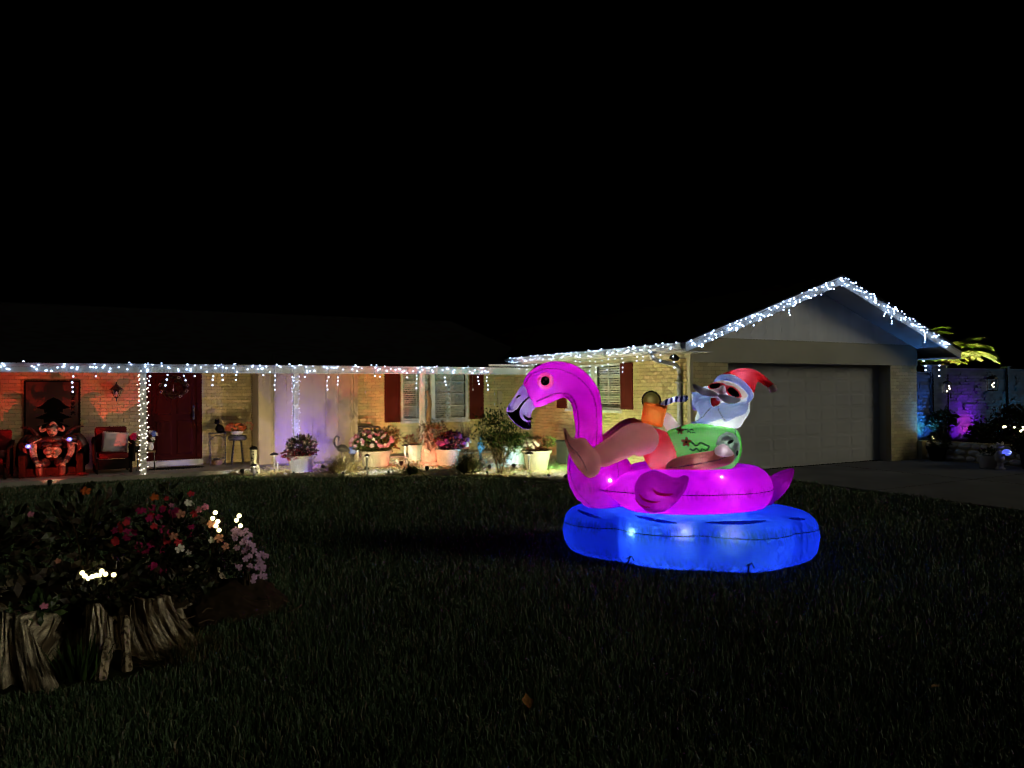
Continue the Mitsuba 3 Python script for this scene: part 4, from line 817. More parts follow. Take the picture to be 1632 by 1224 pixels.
# ------------------------------------------------------------------ pots and plants of the bed
t = planter('planter', 'white tub with purple leaved plant beside the light wrapped post', 3.02, 14.62, .262, .205, .34)
put('foliage', leaves(900, (3.04, 14.62, .52), (.30, .28, .24), .075, 41, PUR + DRK, .4, 2.6), t)
put('twigs', spray(46, (3.02, 14.62, .36), .52, 42, DRK, .75, .006, .2, rad=.08), t)
put('trailing_leaves', leaves(260, (2.95, 14.55, .40), (.33, .28, .09), .06, 43, [(.22, .03, .05), (.12, .03, .04)], .7, 1.8, .4), t)
t = planter('planter', 'wide cream tub full of pink and white flowers', 4.62, 14.85, .315, .27, .34)
put('foliage', leaves(1200, (4.55, 14.82, .56), (.42, .36, .26), .07, 44, DRK + GRN, .35, 2.0), t)
put('foliage', leaves(700, (4.98, 14.95, .62), (.26, .30, .27), .055, 45, [(.05, .06, .02), (.09, .06, .025)], .3, 2.0), t)
for i, p in enumerate(ell(64, (4.52, 14.80, .54), (.45, .38, .26), 46)):
    obj('flower', blossom(p, .034 + .012 * (i % 3) / 2, (-.3 + .3 * math.sin(i), -.8, .5), i), ('petal_pink', 'petal_white', 'petal_lilac', 'petal_pink')[i % 4] if p[0] < 4.75 else 'petal_pink', t)
t = planter('pitcher_pot', 'white pitcher shaped pot with a curved handle', 5.83, 15.62, .235, .175, .37)
obj('handle', tube(curve([(5.62, 15.56, .38), (5.50, 15.50, .36), (5.47, 15.49, .26), (5.53, 15.52, .14), (5.645, 15.57, .10)], 20), .013, 8), 'pot_white', t, smooth=True)
put('foliage', leaves(160, (5.66, 15.55, .50), (.20, .16, .14), .07, 47, BRZ, .3, 2.2), t); put('twigs', spray(18, (5.7, 15.6, .38), .35, 48, BRZ, .6, .004, .2), t)
t = planter('planter', 'white tub lit half red with dark purple flowers', 6.02, 14.28, .268, .215, .35)
put('foliage', leaves(1100, (6.13, 14.28, .55), (.34, .30, .20), .075, 49, PUR, .35, 1.9), t)
put('foliage', leaves(900, (5.72, 14.35, .72), (.34, .30, .34), .055, 50, BRZ + DRK, .25, 2.0), t)
for i, p in enumerate(ell(26, (6.16, 14.26, .53), (.36, .30, .2), 51)): obj('flower', blossom(p, .042, (-.2, -.9, .4), 100 + i), 'petal_purple', t)
for i, p in enumerate(ell(12, (6.44, 14.2, .47), (.10, .12, .12), 52)): obj('flower', blossom(p, .036, (-.1, -.9, .4), 140 + i), 'petal_white', t)
t = planter('planter', 'large white tub half hidden behind the leafy bush', 7.42, 13.75, .31, .24, .40)
put('foliage', leaves(500, (7.5, 13.72, .55), (.34, .3, .16), .06, 53, GRN, .3, 2.2), t)
for i, p in enumerate(ell(26, (7.70, 13.55, .50), (.26, .22, .12), 54)): obj('flower', blossom(p, .034, (-.2, -.9, .4), 160 + i), 'petal_pink' if i % 3 else 'petal_white', t)
t = planter('planter', 'white tub lit yellow and green beside the float', 7.16, 12.42, .285, .21, .40)
put('foliage', leaves(650, (7.2, 12.42, .55), (.30, .26, .17), .075, 55, [(.14, .04, .03), (.09, .03, .03), (.05, .04, .02)], .3, 2.4), t)
put('twigs', spray(44, (7.2, 12.42, .45), .42, 56, [(.07, .03, .025), (.05, .03, .02)], .75, .006, .25, rad=.12), t)
for i, p in enumerate(ell(16, (6.98, 12.36, .52), (.16, .2, .13), 57)): obj('flower', blossom(p, .040, (-.2, -.9, .4), 200 + i), 'petal_white', t)
put('trailing_leaves', leaves(70, (7.42, 12.32, .60), (.10, .10, .10), .06, 58, [(.06, .12, .03)], .3, 2.4), t)
t = planter('terracotta_pot', 'small terracotta pot with thin reddish plant near the main window', 6.92, 15.3, .10, .075, .16, 'terracotta', z=.28)
obj('stand', lathe([(.12, .04), (.10, .05), (.03, .1), (.03, .24), (.1, .275), (0, .28)], 14, (6.92, 15.3, 0)), 'black_iron', t)
put('foliage', spray(120, (6.92, 15.3, .40), .62, 59, BRZ, .85, .006, .2), t)
t = thing('ornamental_grass', 'dry blond ornamental grass clump between the first two tubs', 'grass clump')
put('blades', spray(900, (3.66, 13.98, .02), .46, 60, [(.42, .36, .20), (.52, .46, .28), (.30, .26, .13)], 1.15, .006, .55, rad=.16), t)
t = thing('dark_grass_clump', 'dark spiky grass clump before the cyan lit bird', 'grass clump')
put('blades', spray(900, (5.82, 12.75, .02), .52, 61, [(.045, .06, .025), (.06, .055, .03), (.03, .04, .018)], 1.0, .005, .45, rad=.15), t)
t = thing('low_plant', 'low dark plant at the lawn edge before the pitcher pot', 'plant')
put('leaves', spray(120, (4.83, 13.2, .02), .26, 62, DRK + GRN, 1.1, .014, .4, rad=.08), t)
put('flower_spike', spray(10, (4.83, 13.2, .02), .34, 63, [(.2, .19, .16)], .4, .004, .1), t)
t = thing('leafy_bush', 'branching leafy bush at the lawn edge beside the float beak', 'bush')
r_ = np.random.default_rng(64); tips = ell(26, (6.35, 12.40, .82), (.58, .46, .42), 65, -.5, False)
for i in range(6):
    a = 1.05 * i; obj('stem', tube(curve([(6.31 + .02 * math.cos(a), 12.36 + .02 * math.sin(a), .0), (6.31 + .10 * math.cos(a), 12.36 + .10 * math.sin(a), .28), (6.33 + .26 * math.cos(a), 12.38 + .26 * math.sin(a), .66)], 12), np.linspace(.013, .006, 12), 6), 'stem_brown', t)
obj('twigs', cat(*[tube(curve([(6.32 + r_.normal(0, .05), 12.37 + r_.normal(0, .05), .22), (6.33 + (p[0] - 6.33) * .5, 12.38 + (p[1] - 12.38) * .5, .22 + (p[2] - .22) * .6), p], 8), np.linspace(.006, .002, 8), 5) for p in tips]), 'stem_brown', t)
put('leaves', leaves(2400, (6.35, 12.40, .80), (.62, .5, .46), .06, 66, DRK + GRN, .2, 2.0, clump=38), t)

# ------------------------------------------------------------------ ornaments of the bed
t = thing('stone_figure', 'pale hooded stone figure on a square base lit red', 'statue')
obj('base', lumpy(rbox(5.50, 5.86, 14.28, 14.62, .03, .12, .015).subdivide().subdivide(), .004, 9), 'stone_statue', t, smooth=50)
fig = lathe([(0, .11), (.17, .11), (.185, .2), (.175, .34), (.15, .46), (.125, .56), (.115, .62), (.12, .68), (.10, .76), (.065, .83), (.03, .87), (0, .875)], 30, (5.68, 14.45, 0), (1.0, .85))
fig = fig.subdivide(); fig.vertices[:, 0] += np.clip(fig.vertices[:, 2] - .55, 0, 1) * .10; lumpy(fig, .028, 8, 5)
obj('body', fig, 'stone_statue', t, smooth=True)
for s in (-1, 1): obj('arm', lumpy(limb([(5.68 + s * .12, 14.37, .55), (5.68 + s * .15, 14.30, .40), (5.68 + s * .04, 14.27, .34)], [.045, .042, .035], 14, 10), .008, 14), 'stone_statue', t, smooth=True)
t = thing('bird_figure', 'painted parrot figure lit cyan behind the dark grass clump', 'garden ornament')
obj('perch', tube([(7.05, 14.75, -.02), (7.05, 14.75, .22)], .02, 8), 'black_iron', t)
obj('body', limb([(7.05, 14.75, .24), (7.04, 14.74, .36), (7.06, 14.75, .48)], [.05, .072, .05], 20, 14), 'parrot_blue', t, smooth=True)
obj('head', ball((7.06, 14.73, .545), (.048, .052, .05)), 'parrot_blue', t, smooth=True)
obj('beak', limb([(7.05, 14.69, .55), (7.04, 14.655, .535), (7.045, 14.65, .505)], [.018, .014, .006], 10, 8), 'ink', t, smooth=True)
obj('tail', limb([(7.05, 14.78, .28), (7.06, 14.82, .16), (7.07, 14.84, .08)], [.035, .03, .012], 12, 8), 'parrot_blue', t, smooth=True)
for s in (-1, 1): obj('wing', ball((7.05 + s * .06, 14.76, .37), (.022, .05, .10)), 'parrot_blue', t, smooth=True)
t = thing('crane_figure', 'dark metal crane with curled neck behind the dry grass', 'garden ornament')
obj('neck', tube(curve([(3.92, 15.15, .42), (3.82, 15.12, .50), (3.80, 15.11, .62), (3.85, 15.12, .69), (3.91, 15.14, .66), (3.90, 15.14, .61)], 26), np.linspace(.022, .012, 26), 8), 'gunmetal', t, smooth=True)
obj('body', limb([(3.86, 15.13, .43), (4.0, 15.17, .43), (4.16, 15.22, .36)], [.05, .085, .02], 20, 14), 'gunmetal', t, smooth=True)
obj('beak', tube([(3.90, 15.14, .62), (3.905, 15.13, .55)], [.008, .002], 6), 'gunmetal', t)
for s in (0, .06): obj('leg', tube([(3.97 + s, 15.17, .37), (3.98 + s, 15.17, .0)], .008, 6), 'gunmetal', t)
t = thing('glass_globe', 'blue glazed gazing globe behind the dry grass', 'garden ornament')
obj('globe', ball((4.28, 15.45, .36), .10, 3), 'blue_glaze', t, smooth=True); obj('stand', lathe([(.1, .02), (.05, .06), (.04, .24), (.07, .275), (0, .28)], 16, (4.28, 15.45, 0)), 'black_iron', t, smooth=40)
t = thing('white_rock', 'rounded white rock with dark hollows beside the leftmost path lights', 'rock')
rk = lumpy(ball((2.17, 14.66, .12), (.075, .06, .13), 3), .02, 11, 4); obj('stone', rk, 'stone_pale', t, smooth=True)
for dx, dz, s in ((-.015, .16, .016), (.028, .15, .014), (.01, .085, .024), (-.03, .05, .014)): obj('hollow', ball((2.165 + dx, 14.603 + abs(dx) * .2, dz), (s, .006, s * .8), 1), 'ink', t)
t = thing('number_post', 'pale wooden post with black house number 1515 running down it', 'house number sign')
obj('post', lumpy(lathe([(0, .0), (.062, .0), (.060, .2), (.062, .5), (0, .5)], 20, (2.16, 14.95, 0)).subdivide(), .002, 20), 'stone_pale', t, smooth=40)
obj('cap', lathe([(.075, .50), (.078, .53), (.05, .56), (0, .57)], 20, (2.16, 14.95, 0)), 'black_paint', t, smooth=40)
for i, ch in enumerate('1515'):
    m = meshkit.text_mesh(ch, .078, .004, bold=True); m.vertices[:, 0] -= m.vertices[:, 0].mean(); m.vertices = m.vertices * [1.15, 1, 1]
    obj('numeral', frame_of(m, (2.135, 14.884, .395 - i * .108), (.98, -.17, 0), Z, (-.17, -.98, 0)), 'ink', t)
t = thing('milk_can', 'old dark milk can by the tan siding', 'milk can')
obj('can', lathe([(0, .10), (.135, .10), (.14, .12), (.14, .46), (.13, .50), (.075, .60), (.07, .68), (.095, .72), (.095, .735), (0, .745)], 24, (4.78, 16.65, 0)), 'gunmetal', t, smooth=35)
obj('lid', lathe([(.10, .74), (.10, .76), (.06, .785), (0, .79)], 20, (4.78, 16.65, 0)), 'gunmetal', t, smooth=35)
for s in (-1, 1): obj('handle', tube(curve([(4.78 + s * .09, 16.63, .60), (4.78 + s * .15, 16.62, .62), (4.78 + s * .145, 16.62, .52)], 10), .010, 6), 'gunmetal', t)
t = thing('rocking_chair', 'black metal rocking chair half hidden behind the pink flowers', 'chair')
for y in (16.45, 16.85):
    obj('frame', tube(curve([(4.62, y, .80), (5.14, y, .80), (5.22, y, .74), (5.27, y, .52), (5.25, y, .34), (5.2, y, .12)], 26), .021, 8), 'black_iron', t, smooth=True)
    obj('armrest', tube(curve([(5.24, y, .56), (5.34, y, .57), (5.40, y, .50)], 12), .022, 8), 'black_iron', t, smooth=True)
obj('back', box(4.62, 5.16, 16.83, 16.86, .50, .53), 'black_iron', t); obj('seat', rbox(4.95, 5.30, 16.45, 16.85, .40, .44, .015), 'black_iron', t)
for x in (4.70, 5.08): obj('back_post', tube([(x, 16.45, .80), (x - .03, 16.47, .12)], .014, 6), 'black_iron', t)
t = thing('carved_snag', 'weathered carved driftwood pole leaning by the middle porch post', 'garden ornament')
pl = limb([(6.06, 15.30, .05), (6.05, 15.31, .55), (6.00, 15.30, 1.05), (6.02, 15.29, 1.35), (5.97, 15.30, 1.66)], [.050, .052, .058, .050, .022], 60, 16); lumpy(pl, .016, 12, 3)
obj('trunk', pl, 'old_wood', t, smooth=True)
for a, b, z in ((.10, .02, 1.28), (-.09, .0, 1.45), (.06, -.02, 1.50)): obj('branch_stub', tube([(6.0, 15.3, z), (6.0 + a * .8, 15.3 + b, z + .05)], [.02, .012], 7), 'old_wood', t)
t = thing('wind_spinner', 'hanging twisted wind spinner before the wide double window', 'wind spinner')
th = np.linspace(0, 2 * PI * 4.6, 150); zz = np.linspace(1.86, .92, 150); w_ = .052
v = np.stack([np.stack([6.60 + s * w_ * np.cos(th), 15.62 + s * w_ * np.sin(th), zz], 1) for s in (-1, -.45, .45, 1)], 1)
f = []
for i in range(149):
    for a in (0, 2): q = [i * 4 + a, i * 4 + a + 1, (i + 1) * 4 + a + 1, (i + 1) * 4 + a]; f += [[q[0], q[1], q[2]], [q[0], q[2], q[3]]]
obj('ribbon', trimesh.Trimesh(v.reshape(-1, 3), np.array(f), process=False), 'gutter_metal', t)
obj('cord', tube([(6.60, 15.62, 1.86), (6.60, 15.62, 2.2)], .002, 4), 'wire_green', t); obj('core', tube([(6.6, 15.62, 1.86), (6.6, 15.62, .92)], .003, 4), 'gutter_metal', t)
for i, (x, z, lab) in enumerate(((4.62, 1.62, 'small crystal drop hanging over the brick beside the siding'), (7.25, 1.66, 'small crystal drop hanging before the right half of the wide window'), (7.83, 1.55, 'pair of glass drops hanging before the right shutter'))):
    t = thing('hanging_crystal', lab, 'hanging ornament'); obj('cord', tube([(x, 15.6, z), (x, 15.6, 2.2)], .0015, 4), 'wire_green', t)
    obj('drop', ball((x, 15.6, z), (.016, .016, .034), 1), 'gutter_metal', t)
    if i == 2: obj('drop', ball((x, 15.6, z - .25), (.016, .016, .034), 1), 'gutter_metal', t)
t = thing('hose_box', 'dark grey hose box with a coiled hose behind the float', 'hose box')
obj('box', rbox(8.22, 8.66, 12.95, 13.40, .02, .50, .02), 'grey_plastic', t, smooth=30); obj('lid', rbox(8.20, 8.68, 12.93, 13.42, .485, .545, .015), 'grey_plastic', t, smooth=30)
obj('crank', cat(tube([(8.36, 12.93, .54), (8.36, 12.90, .62), (8.56, 12.9, .64), (8.60, 12.92, .56)], .013, 6)), 'black_iron', t)
obj('hose', tube(curve([(8.40, 12.93, .36), (8.33, 12.9, .30), (8.42, 12.89, .22), (8.48, 12.9, .30), (8.38, 12.88, .34), (8.42, 12.87, .14), (8.30, 12.84, .07), (8.16, 12.8, .06)], 60), .012, 6), 'hose_white', t, smooth=True)
# ------------------------------------------------------------------ the old stump and its flowers
def bell(t, a, b, s=3.0): return 1 / (1 + np.exp(-(t - a) * s)) * 1 / (1 + np.exp((t - b) * s))
SC = np.array([-.2, 6.2])
def stump_shape(th, s, seed=0):
    """radius and height of the stump's side: th in degrees, s from 0 (ground) to 1 (rim)"""
    ang = ((th + 180) % 360) - 180
    ang = ang - 5 * (1 - s) * bell(ang, -150, -88, .4)
    facet = bell(ang, -175, -111, .9) + bell(ang, -96, -85, 1.1) * .95 + bell(ang, -79, -57, .9) * .9 + bell(ang, -20, 20, .3) * .5 + bell(ang, 60, 150, .2) * .6
    x, y = np.cos(np.radians(th)), np.sin(np.radians(th))
    P = np.stack([x * 6, y * 6, s * .8 + 0 * x], -1)
    fine = meshkit.fbm(np.stack([x * 34, y * 34, s * 1.6 + 0 * x], -1), 4, 3) - .5
    mid = (meshkit.fbm(P, 3, 5) - .5) * .7
    thin = np.maximum(0, meshkit.noise(np.stack([x * 62 + .8 * s, y * 62, s * 1.3 + 0 * x], -1), 12) - .60) * .22
    crack = np.maximum(0, meshkit.noise(np.stack([x * 21, y * 21, s * .9 + 0 * x], -1), 8) - .58) * .42
    fl = (.46 + .26 * bell(ang, -128, -104, .5)) * (1 - s) ** 2.0 * (.30 + .75 * facet)
    r = .88 + .05 * facet - .13 * (1 - facet) * (s > -.1) + fl + .10 * mid + .10 * fine - crack - thin
    z = -.06 + s * (.33 + .05 * mid + .07 * (meshkit.noise(np.stack([x * 9, y * 9, 0 * x], -1), 2) - .5) - .10 * (1 - np.clip(facet, 0, 1)))
    return r, z
th = np.linspace(-180, 180, 1100, endpoint=False); sv = np.linspace(0, 1, 44)
TH, SV = np.meshgrid(th, sv); R_, Z_ = stump_shape(TH, SV)
n = len(th); top = len(sv) - 1
rings_r = np.vstack([R_, R_[-1] - .05, R_[-1] - .16]); rings_z = np.vstack([Z_, Z_[-1] + .004, Z_[-1] - .09])
TH = np.vstack([TH, th[None], th[None]])
shear = .62 * np.maximum(0, rings_r - .95) * bell(TH, -168, -98, .5)
v = np.stack([SC[0] + rings_r * np.cos(np.radians(TH)) + shear, SC[1] + rings_r * np.sin(np.radians(TH)), rings_z], -1).reshape(-1, 3)
i, j = np.meshgrid(np.arange(len(rings_r) - 1), np.arange(n), indexing='ij')
q = np.stack([i * n + j, i * n + (j + 1) % n, (i + 1) * n + (j + 1) % n, (i + 1) * n + j], -1).reshape(-1, 4)
def wood(p, n, uv):
    w = fbm(uv.x * 60, uv.y * 2.0, 0.0, 3) * 1.3
    g = fbm(uv.x * 420 + w * 2, uv.y * 2.2, 0.0, 4); k = fbm(uv.x * 40, uv.y * 4, 3.0); l = noise(uv.x * 1300 + w * 6, uv.y * 7)
    r = smoothstep(.35, .65, fbm(uv.x * 700, uv.y * 34, 5.0, 3))
    c = mix((.10, .072, .046), (.80, .69, .52), smoothstep(.34, .62, g) * (.55 + .45 * r)) * (.72 + .5 * l)
    return mix(c, (.20, .145, .09), smoothstep(.52, .74, k) * .7)
pdiff('stump_wood', wood)
def wood_relief(p, n, uv):
    a = fbm(uv.x * 520 + fbm(uv.x * 40, uv.y * 3) * 3, uv.y * 5, 0.0, 4); b = smoothstep(.52, .66, noise(uv.x * 260 + uv.y * 2, uv.y * 3.5)); d = smoothstep(.55, .7, noise(uv.x * 190, uv.y * 22))
    return .016 * a - .020 * b - .010 * d
scene['stump_wood'] = {'type': 'twosided', 'bsdf': {'type': 'bumpmap', 'arbitrary': proc(wood_relief, 2e-3), 'scale': 1.0, 'bsdf': {'type': 'diffuse', 'reflectance': proc(wood)}}}
pdiff('split_wood', lambda p, n, uv: mix((.08, .055, .03), (.52, .42, .29), smoothstep(.35, .62, fbm(p.x * 60, p.y * 60, p.z * 7, 4))))
ST = thing('tree_stump', 'broad hollow old tree stump with split grey wood planted full of flowers', 'tree stump')
obj('wood', trimesh.Trimesh(v, np.vstack([q[:, [0, 1, 2]], q[:, [0, 2, 3]]]), process=False), 'stump_wood', ST, smooth=True, uv=np.stack([(TH.ravel() + 180) / 360, np.repeat(np.append(sv, [1.02, 1.1]), n)], 1))
sl = lathe([(.80, .12), (.7, .17), (.35, .22), (0, .24)], 60, (SC[0], SC[1], 0)).subdivide(); obj('soil', lumpy(sl, .03, 9, 4), 'soil', ST, smooth=True)
# loose split pieces against the stump, and dark roots on its right
for k, (a0, r0, r1, w, z1) in enumerate(((-82, 1.22, .98, .028, .20), (-88, 1.30, 1.10, .034, .11))):
    a = math.radians(a0); d = np.array([math.cos(a), math.sin(a), 0]); s = np.array([-math.sin(a), math.cos(a), 0]); c0 = np.array([*SC, 0])
    m = tube(curve([c0 + d * (r0 + .1) + Z * -.05, c0 + d * (r0 + r1) / 2 + s * .02 + Z * z1 * .55, c0 + d * r1 + s * .04 + Z * z1], 14), np.linspace(w * 1.1, w * .7, 14), 7)
    obj('split_piece', lumpy(m.subdivide(), .012, 16, k), 'split_wood', ST, smooth=30)
rr_ = np.random.default_rng(5)
md = lumpy(ball((.66, 5.86, -.02), (.42, .36, .22), 5), .05, 6, 6); obj('earth_mound', lumpy(md, .012, 30, 2), 'mulch', ST, smooth=True)
for k in range(34):
    c = np.array([.66, 5.80, .12]) + rr_.normal(0, 1, 3) * [.26, .2, .07]; c[2] = max(.02, .20 - .9 * np.hypot(c[0] - .66, c[1] - 5.86) ** 2 + rr_.normal(0, .02)); a = rr_.random() * 6.28; L = rr_.uniform(.06, .2)
    e = c + L * np.array([math.cos(a), math.sin(a), -.25 + .3 * rr_.random()]); m = (c + e) / 2 + rr_.normal(0, .015, 3)
    obj('twig', tube(curve([c, m, e], 8), np.linspace(.005, .002, 8), 5), 'bark_root', ST)
hay = spray(900, (.30, 5.02, -.03), .12, 91, [(.16, .12, .06), (.10, .085, .03), (.12, .08, .05)], 1.4, .003, .4, rad=.24)
k = obj('dry_grass', hay[0], 'tinted', color=hay[1], kind='stuff'); labels[k]['label'] = 'dry grass clippings at the foot of the stump'
obj('weed', spray(60, (-.26, 4.92, -.03), .22, 92, GRN, .5, .010, .2, rad=.12)[0], 'stem_green', thing('weed', 'tuft of green weeds in the gap of the stump', 'weed'))

def stump_plant(label, x, y, z, spread, h, n, cols, seed, flowers, size=.085, group='flowering plants in the stump'):
    t = thing('flowering_plant', label, 'flowering plant', group)
    r = np.random.default_rng(seed)
    for k in range(5):
        a = r.random() * 6.28; e = (x + spread * .7 * math.cos(a), y + spread * .7 * math.sin(a), z + h * r.uniform(.7, 1.0))
        obj('stem', tube(curve([(x + .03 * math.cos(a), y + .03 * math.sin(a), z - .08), (x + spread * .25 * math.cos(a), y + spread * .25 * math.sin(a), z + h * .5), e], 10), np.linspace(.009, .004, 10), 5), 'stem_brown', t)
    put('foliage', leaves(n, (x, y, z + h * .5), (spread, spread * .8, h * .55), size, seed, cols, .1, 1.9), t, 'tinted_sheen')
    for k, (p, rad, mat) in enumerate(flowers): obj('flower', blossom(np.asarray(p, float), rad * .74, (.25 * math.sin(k * 2.1) + .05, -.9, .35 + .2 * math.cos(k)), seed + k), mat, t)
    return t
FD = [(.020, .026, .012), (.03, .036, .016), (.028, .018, .012)]
m_, r2 = 'petal_magenta', 'petal_red'
stump_plant('flowering plant with magenta blooms in the middle of the stump', .20, 5.95, .22, .26, .45, 330, FD, 71,
            [((.22, 5.84, .63), .045, m_), ((.19, 5.86, .57), .05, m_), ((.24, 5.82, .555), .045, r2), ((.14, 5.88, .53), .045, m_), ((.06, 5.9, .50), .045, m_), ((.10, 5.88, .48), .042, m_), ((.20, 5.84, .49), .045, m_), ((.31, 5.78, .54), .04, r2), ((.28, 5.78, .59), .042, 'petal_peach'), ((.32, 5.76, .50), .045, 'petal_white'), ((.15, 5.85, .37), .045, m_), ((.21, 5.82, .33), .04, m_), ((.02, 5.95, .61), .045, m_), ((-.02, 5.95, .58), .04, m_)] + [(tuple(q), .036, (m_, r2, m_, r2, m_)[i % 5]) for i, q in enumerate(ell(26, (.16, 6.0, .56), (.26, .17, .22), 171))])
stump_plant('flowering plant with orange white and peach blooms at the top of the stump bed', .30, 6.02, .24, .24, .66, 260, FD, 72,
            [((.16, 5.93, .86), .042, 'petal_orange'), ((.38, 5.80, .82), .040, 'petal_white'), ((.33, 5.82, .74), .045, 'petal_peach'), ((.42, 5.79, .74), .038, r2), ((.45, 5.77, .77), .034, 'petal_pink'), ((.24, 5.9, .85), .026, r2), ((.40, 5.84, .88), .034, r2), ((.27, 5.88, .80), .028, 'petal_pink')])
stump_plant('flowering plant with yellow lit peach blooms beside the firefly lights', .55, 5.82, .24, .15, .44, 150, FD, 73,
            [((.53, 5.70, .665), .045, 'petal_peach'), ((.49, 5.74, .79), .038, 'petal_pink'), ((.58, 5.68, .56), .045, 'petal_peach'), ((.53, 5.7, .55), .035, 'petal_white'), ((.62, 5.66, .50), .038, 'petal_peach'), ((.38, 5.78, .46), .028, 'petal_white')])
lil = ell(34, (.80, 5.70, .38), (.11, .20, .26), 74, -.9); lil = np.array([.80, 5.70, .40]) + (lil - [.80, 5.70, .40]) * np.random.default_rng(7).uniform(.45, 1.1, (len(lil), 1)) + (lil[:, 2:] - .4) * [-.25, 0, 0]
stump_plant('plant trailing lilac blooms over the right rim of the stump', .78, 5.78, .20, .14, .30, 160, FD, 75, [(p, .032, 'petal_lilac') for p in lil], .06)
stump_plant('tall dark leaved plant with one orange bloom at the back of the stump', -.30, 6.25, .24, .40, .66, 420, FD, 76, [((-.28, 6.02, .93), .045, 'petal_orange'), ((-.10, 6.05, .62), .035, 'petal_magenta'), ((-.45, 6.0, .45), .028, 'petal_peach')], .10)
stump_plant('dark leaved plant with red blooms at the left edge of the stump', -.85, 6.2, .24, .34, .55, 380, FD, 77, [((-.76, 6.25, .61), .05, r2), ((-.72, 6.22, .59), .04, 'petal_peach'), ((-.62, 6.1, .78), .03, 'petal_pink')], .10)
stump_plant('small plant with a single rose pink bloom at the front rim of the stump', -.52, 5.42, .22, .14, .12, 90, GRN, 78, [((-.47, 5.30, .315), .032, 'petal_pink')], .07)

stump_plant('low dark leafy ground cover around the low firefly lights', -.18, 5.72, .16, .26, .16, 420, FD, 79, [], .07)
stump_plant('low dark leafy ground cover at the right of the stump bed', .30, 5.72, .16, .26, .14, 360, FD, 80, [], .07)
def fireflies(label, foot, pts, seed):
    t = thing('firefly_lights', label, 'solar light', 'solar firefly lights in the stump'); r = np.random.default_rng(seed)
    for p in pts:
        p = np.asarray(p); f_ = np.asarray(foot); m = (f_ + p) / 2 + [r.normal(0, .02), r.normal(0, .02), .06]
        obj('wire', tube(curve([f_, m, p], 10), .0014, 4), 'black_iron', t)
        obj('bulb', {'type': 'sphere', 'center': p.tolist(), 'radius': .0165, 'bsdf': {'type': 'ref', 'id': 'led_plastic'}, 'emitter': glow([3.4, 3.0, 1.25], .35)}, None, t)
    obj('stake', tube([np.asarray(foot) + [0, 0, .02], np.asarray(foot) - [0, 0, .12]], .006, 6), 'black_iron', t)
FIRE1 = [(-0.297, 5.894, 0.37), (-0.281, 5.886, 0.348), (-0.258, 5.873, 0.33), (-0.235, 5.861, 0.343), (-0.211, 5.848, 0.352), (-0.192, 5.838, 0.352), (-0.176, 5.829, 0.382), (-0.153, 5.817, 0.36), (-0.102, 5.79, 0.355)]
FIRE2 = [(0.551, 5.665, 0.754), (0.534, 5.674, 0.712), (0.567, 5.657, 0.689), (0.555, 5.663, 0.657), (0.575, 5.653, 0.625), (0.705, 5.583, 0.729), (0.688, 5.592, 0.697), (0.713, 5.579, 0.656)]
fireflies('solar firefly lights low in the stump between dark leaves', (-.19, 5.82, .30), FIRE1, 1)
fireflies('solar firefly lights on wires at the right of the stump flowers', (.60, 5.78, .40), FIRE2, 2)
def dead_leaf(label, x, y, s, a, mat):
    t = thing('dead_leaf', label, 'leaf')
    v = np.array([(-1, 0, 0), (-.45, .42, .25), (-.45, -.42, .3), (.1, .5, .35), (.1, -.46, .3), (.55, .25, .3), (.55, -.28, .2), (1, 0, .45), (-.45, 0, .12), (.1, 0, .14), (.55, 0, .2)], float) * s
    f = [[0, 8, 1], [0, 2, 8], [1, 8, 9], [1, 9, 3], [2, 9, 8], [2, 4, 9], [3, 9, 10], [3, 10, 5], [4, 10, 9], [4, 6, 10], [5, 10, 7], [6, 7, 10]]
    obj('blade', rot(trimesh.Trimesh(v, np.array(f), process=False), a) .apply_translation((x, y, .015)), mat, t, smooth=True)
    obj('stalk', rot(tube([(-1.0 * s, 0, 0), (-1.5 * s, .1 * s, .1 * s)], .0016, 4), a).apply_translation((x, y, .015)), 'stem_brown', t)
diffuse('leaf_brown', .30, .14, .05); diffuse('leaf_tan', .42, .26, .13)
dead_leaf('brown dead leaf lying on the grass near the bottom centre', 1.81, 3.25, .062, 70, 'leaf_brown')
dead_leaf('small tan dead leaf on the grass at the lower right', 3.83, 2.36, .030, -20, 'leaf_tan')
# ------------------------------------------------------------------ things on the porch
def armchair(label, x, y, yaw=0.0):
    t = thing('porch_armchair', label, 'chair'); R = lambda m: rot(m, yaw, (x, y, 0))
    obj('seat', R(rbox(x - .26, x + .26, y - .28, y + .26, .36, .47, .04)), 'cloth_red', t, smooth=40)
    obj('backrest', R(rot(rbox(x - .28, x + .28, y + .22, y + .32, .46, .97, .04), -8, (x, y + .26, .46), (1, 0, 0))), 'cloth_red', t, smooth=40)
    for s in (-1, 1):
        obj('arm', R(cat(tube(curve([(x + s * .30, y + .30, .74), (x + s * .33, y + .05, .68), (x + s * .34, y - .22, .66), (x + s * .34, y - .30, .60), (x + s * .33, y - .29, .3)], 24), .034, 8))), 'wicker_dark', t, smooth=True)
        obj('side', R(box(x + s * .31 - .008, x + s * .31 + .008, y - .26, y + .26, .14, .63)), 'wicker_dark', t)
        for yy in (-.26, .27): obj('leg', R(tube([(x + s * .28, y + yy, .37), (x + s * .29, y + yy * 1.08, .08)], .024, 8)), 'wicker_dark', t)
    obj('apron', R(box(x - .28, x + .28, y - .275, y - .26, .16, .355)), 'wicker_dark', t)
    return t
armchair('dark red wicker armchair holding a white pillow beside the seated statue', -.30, 16.25, 6)
armchair('dark red wicker armchair at the left edge with a cream cushion', -2.28, 16.2, -4)
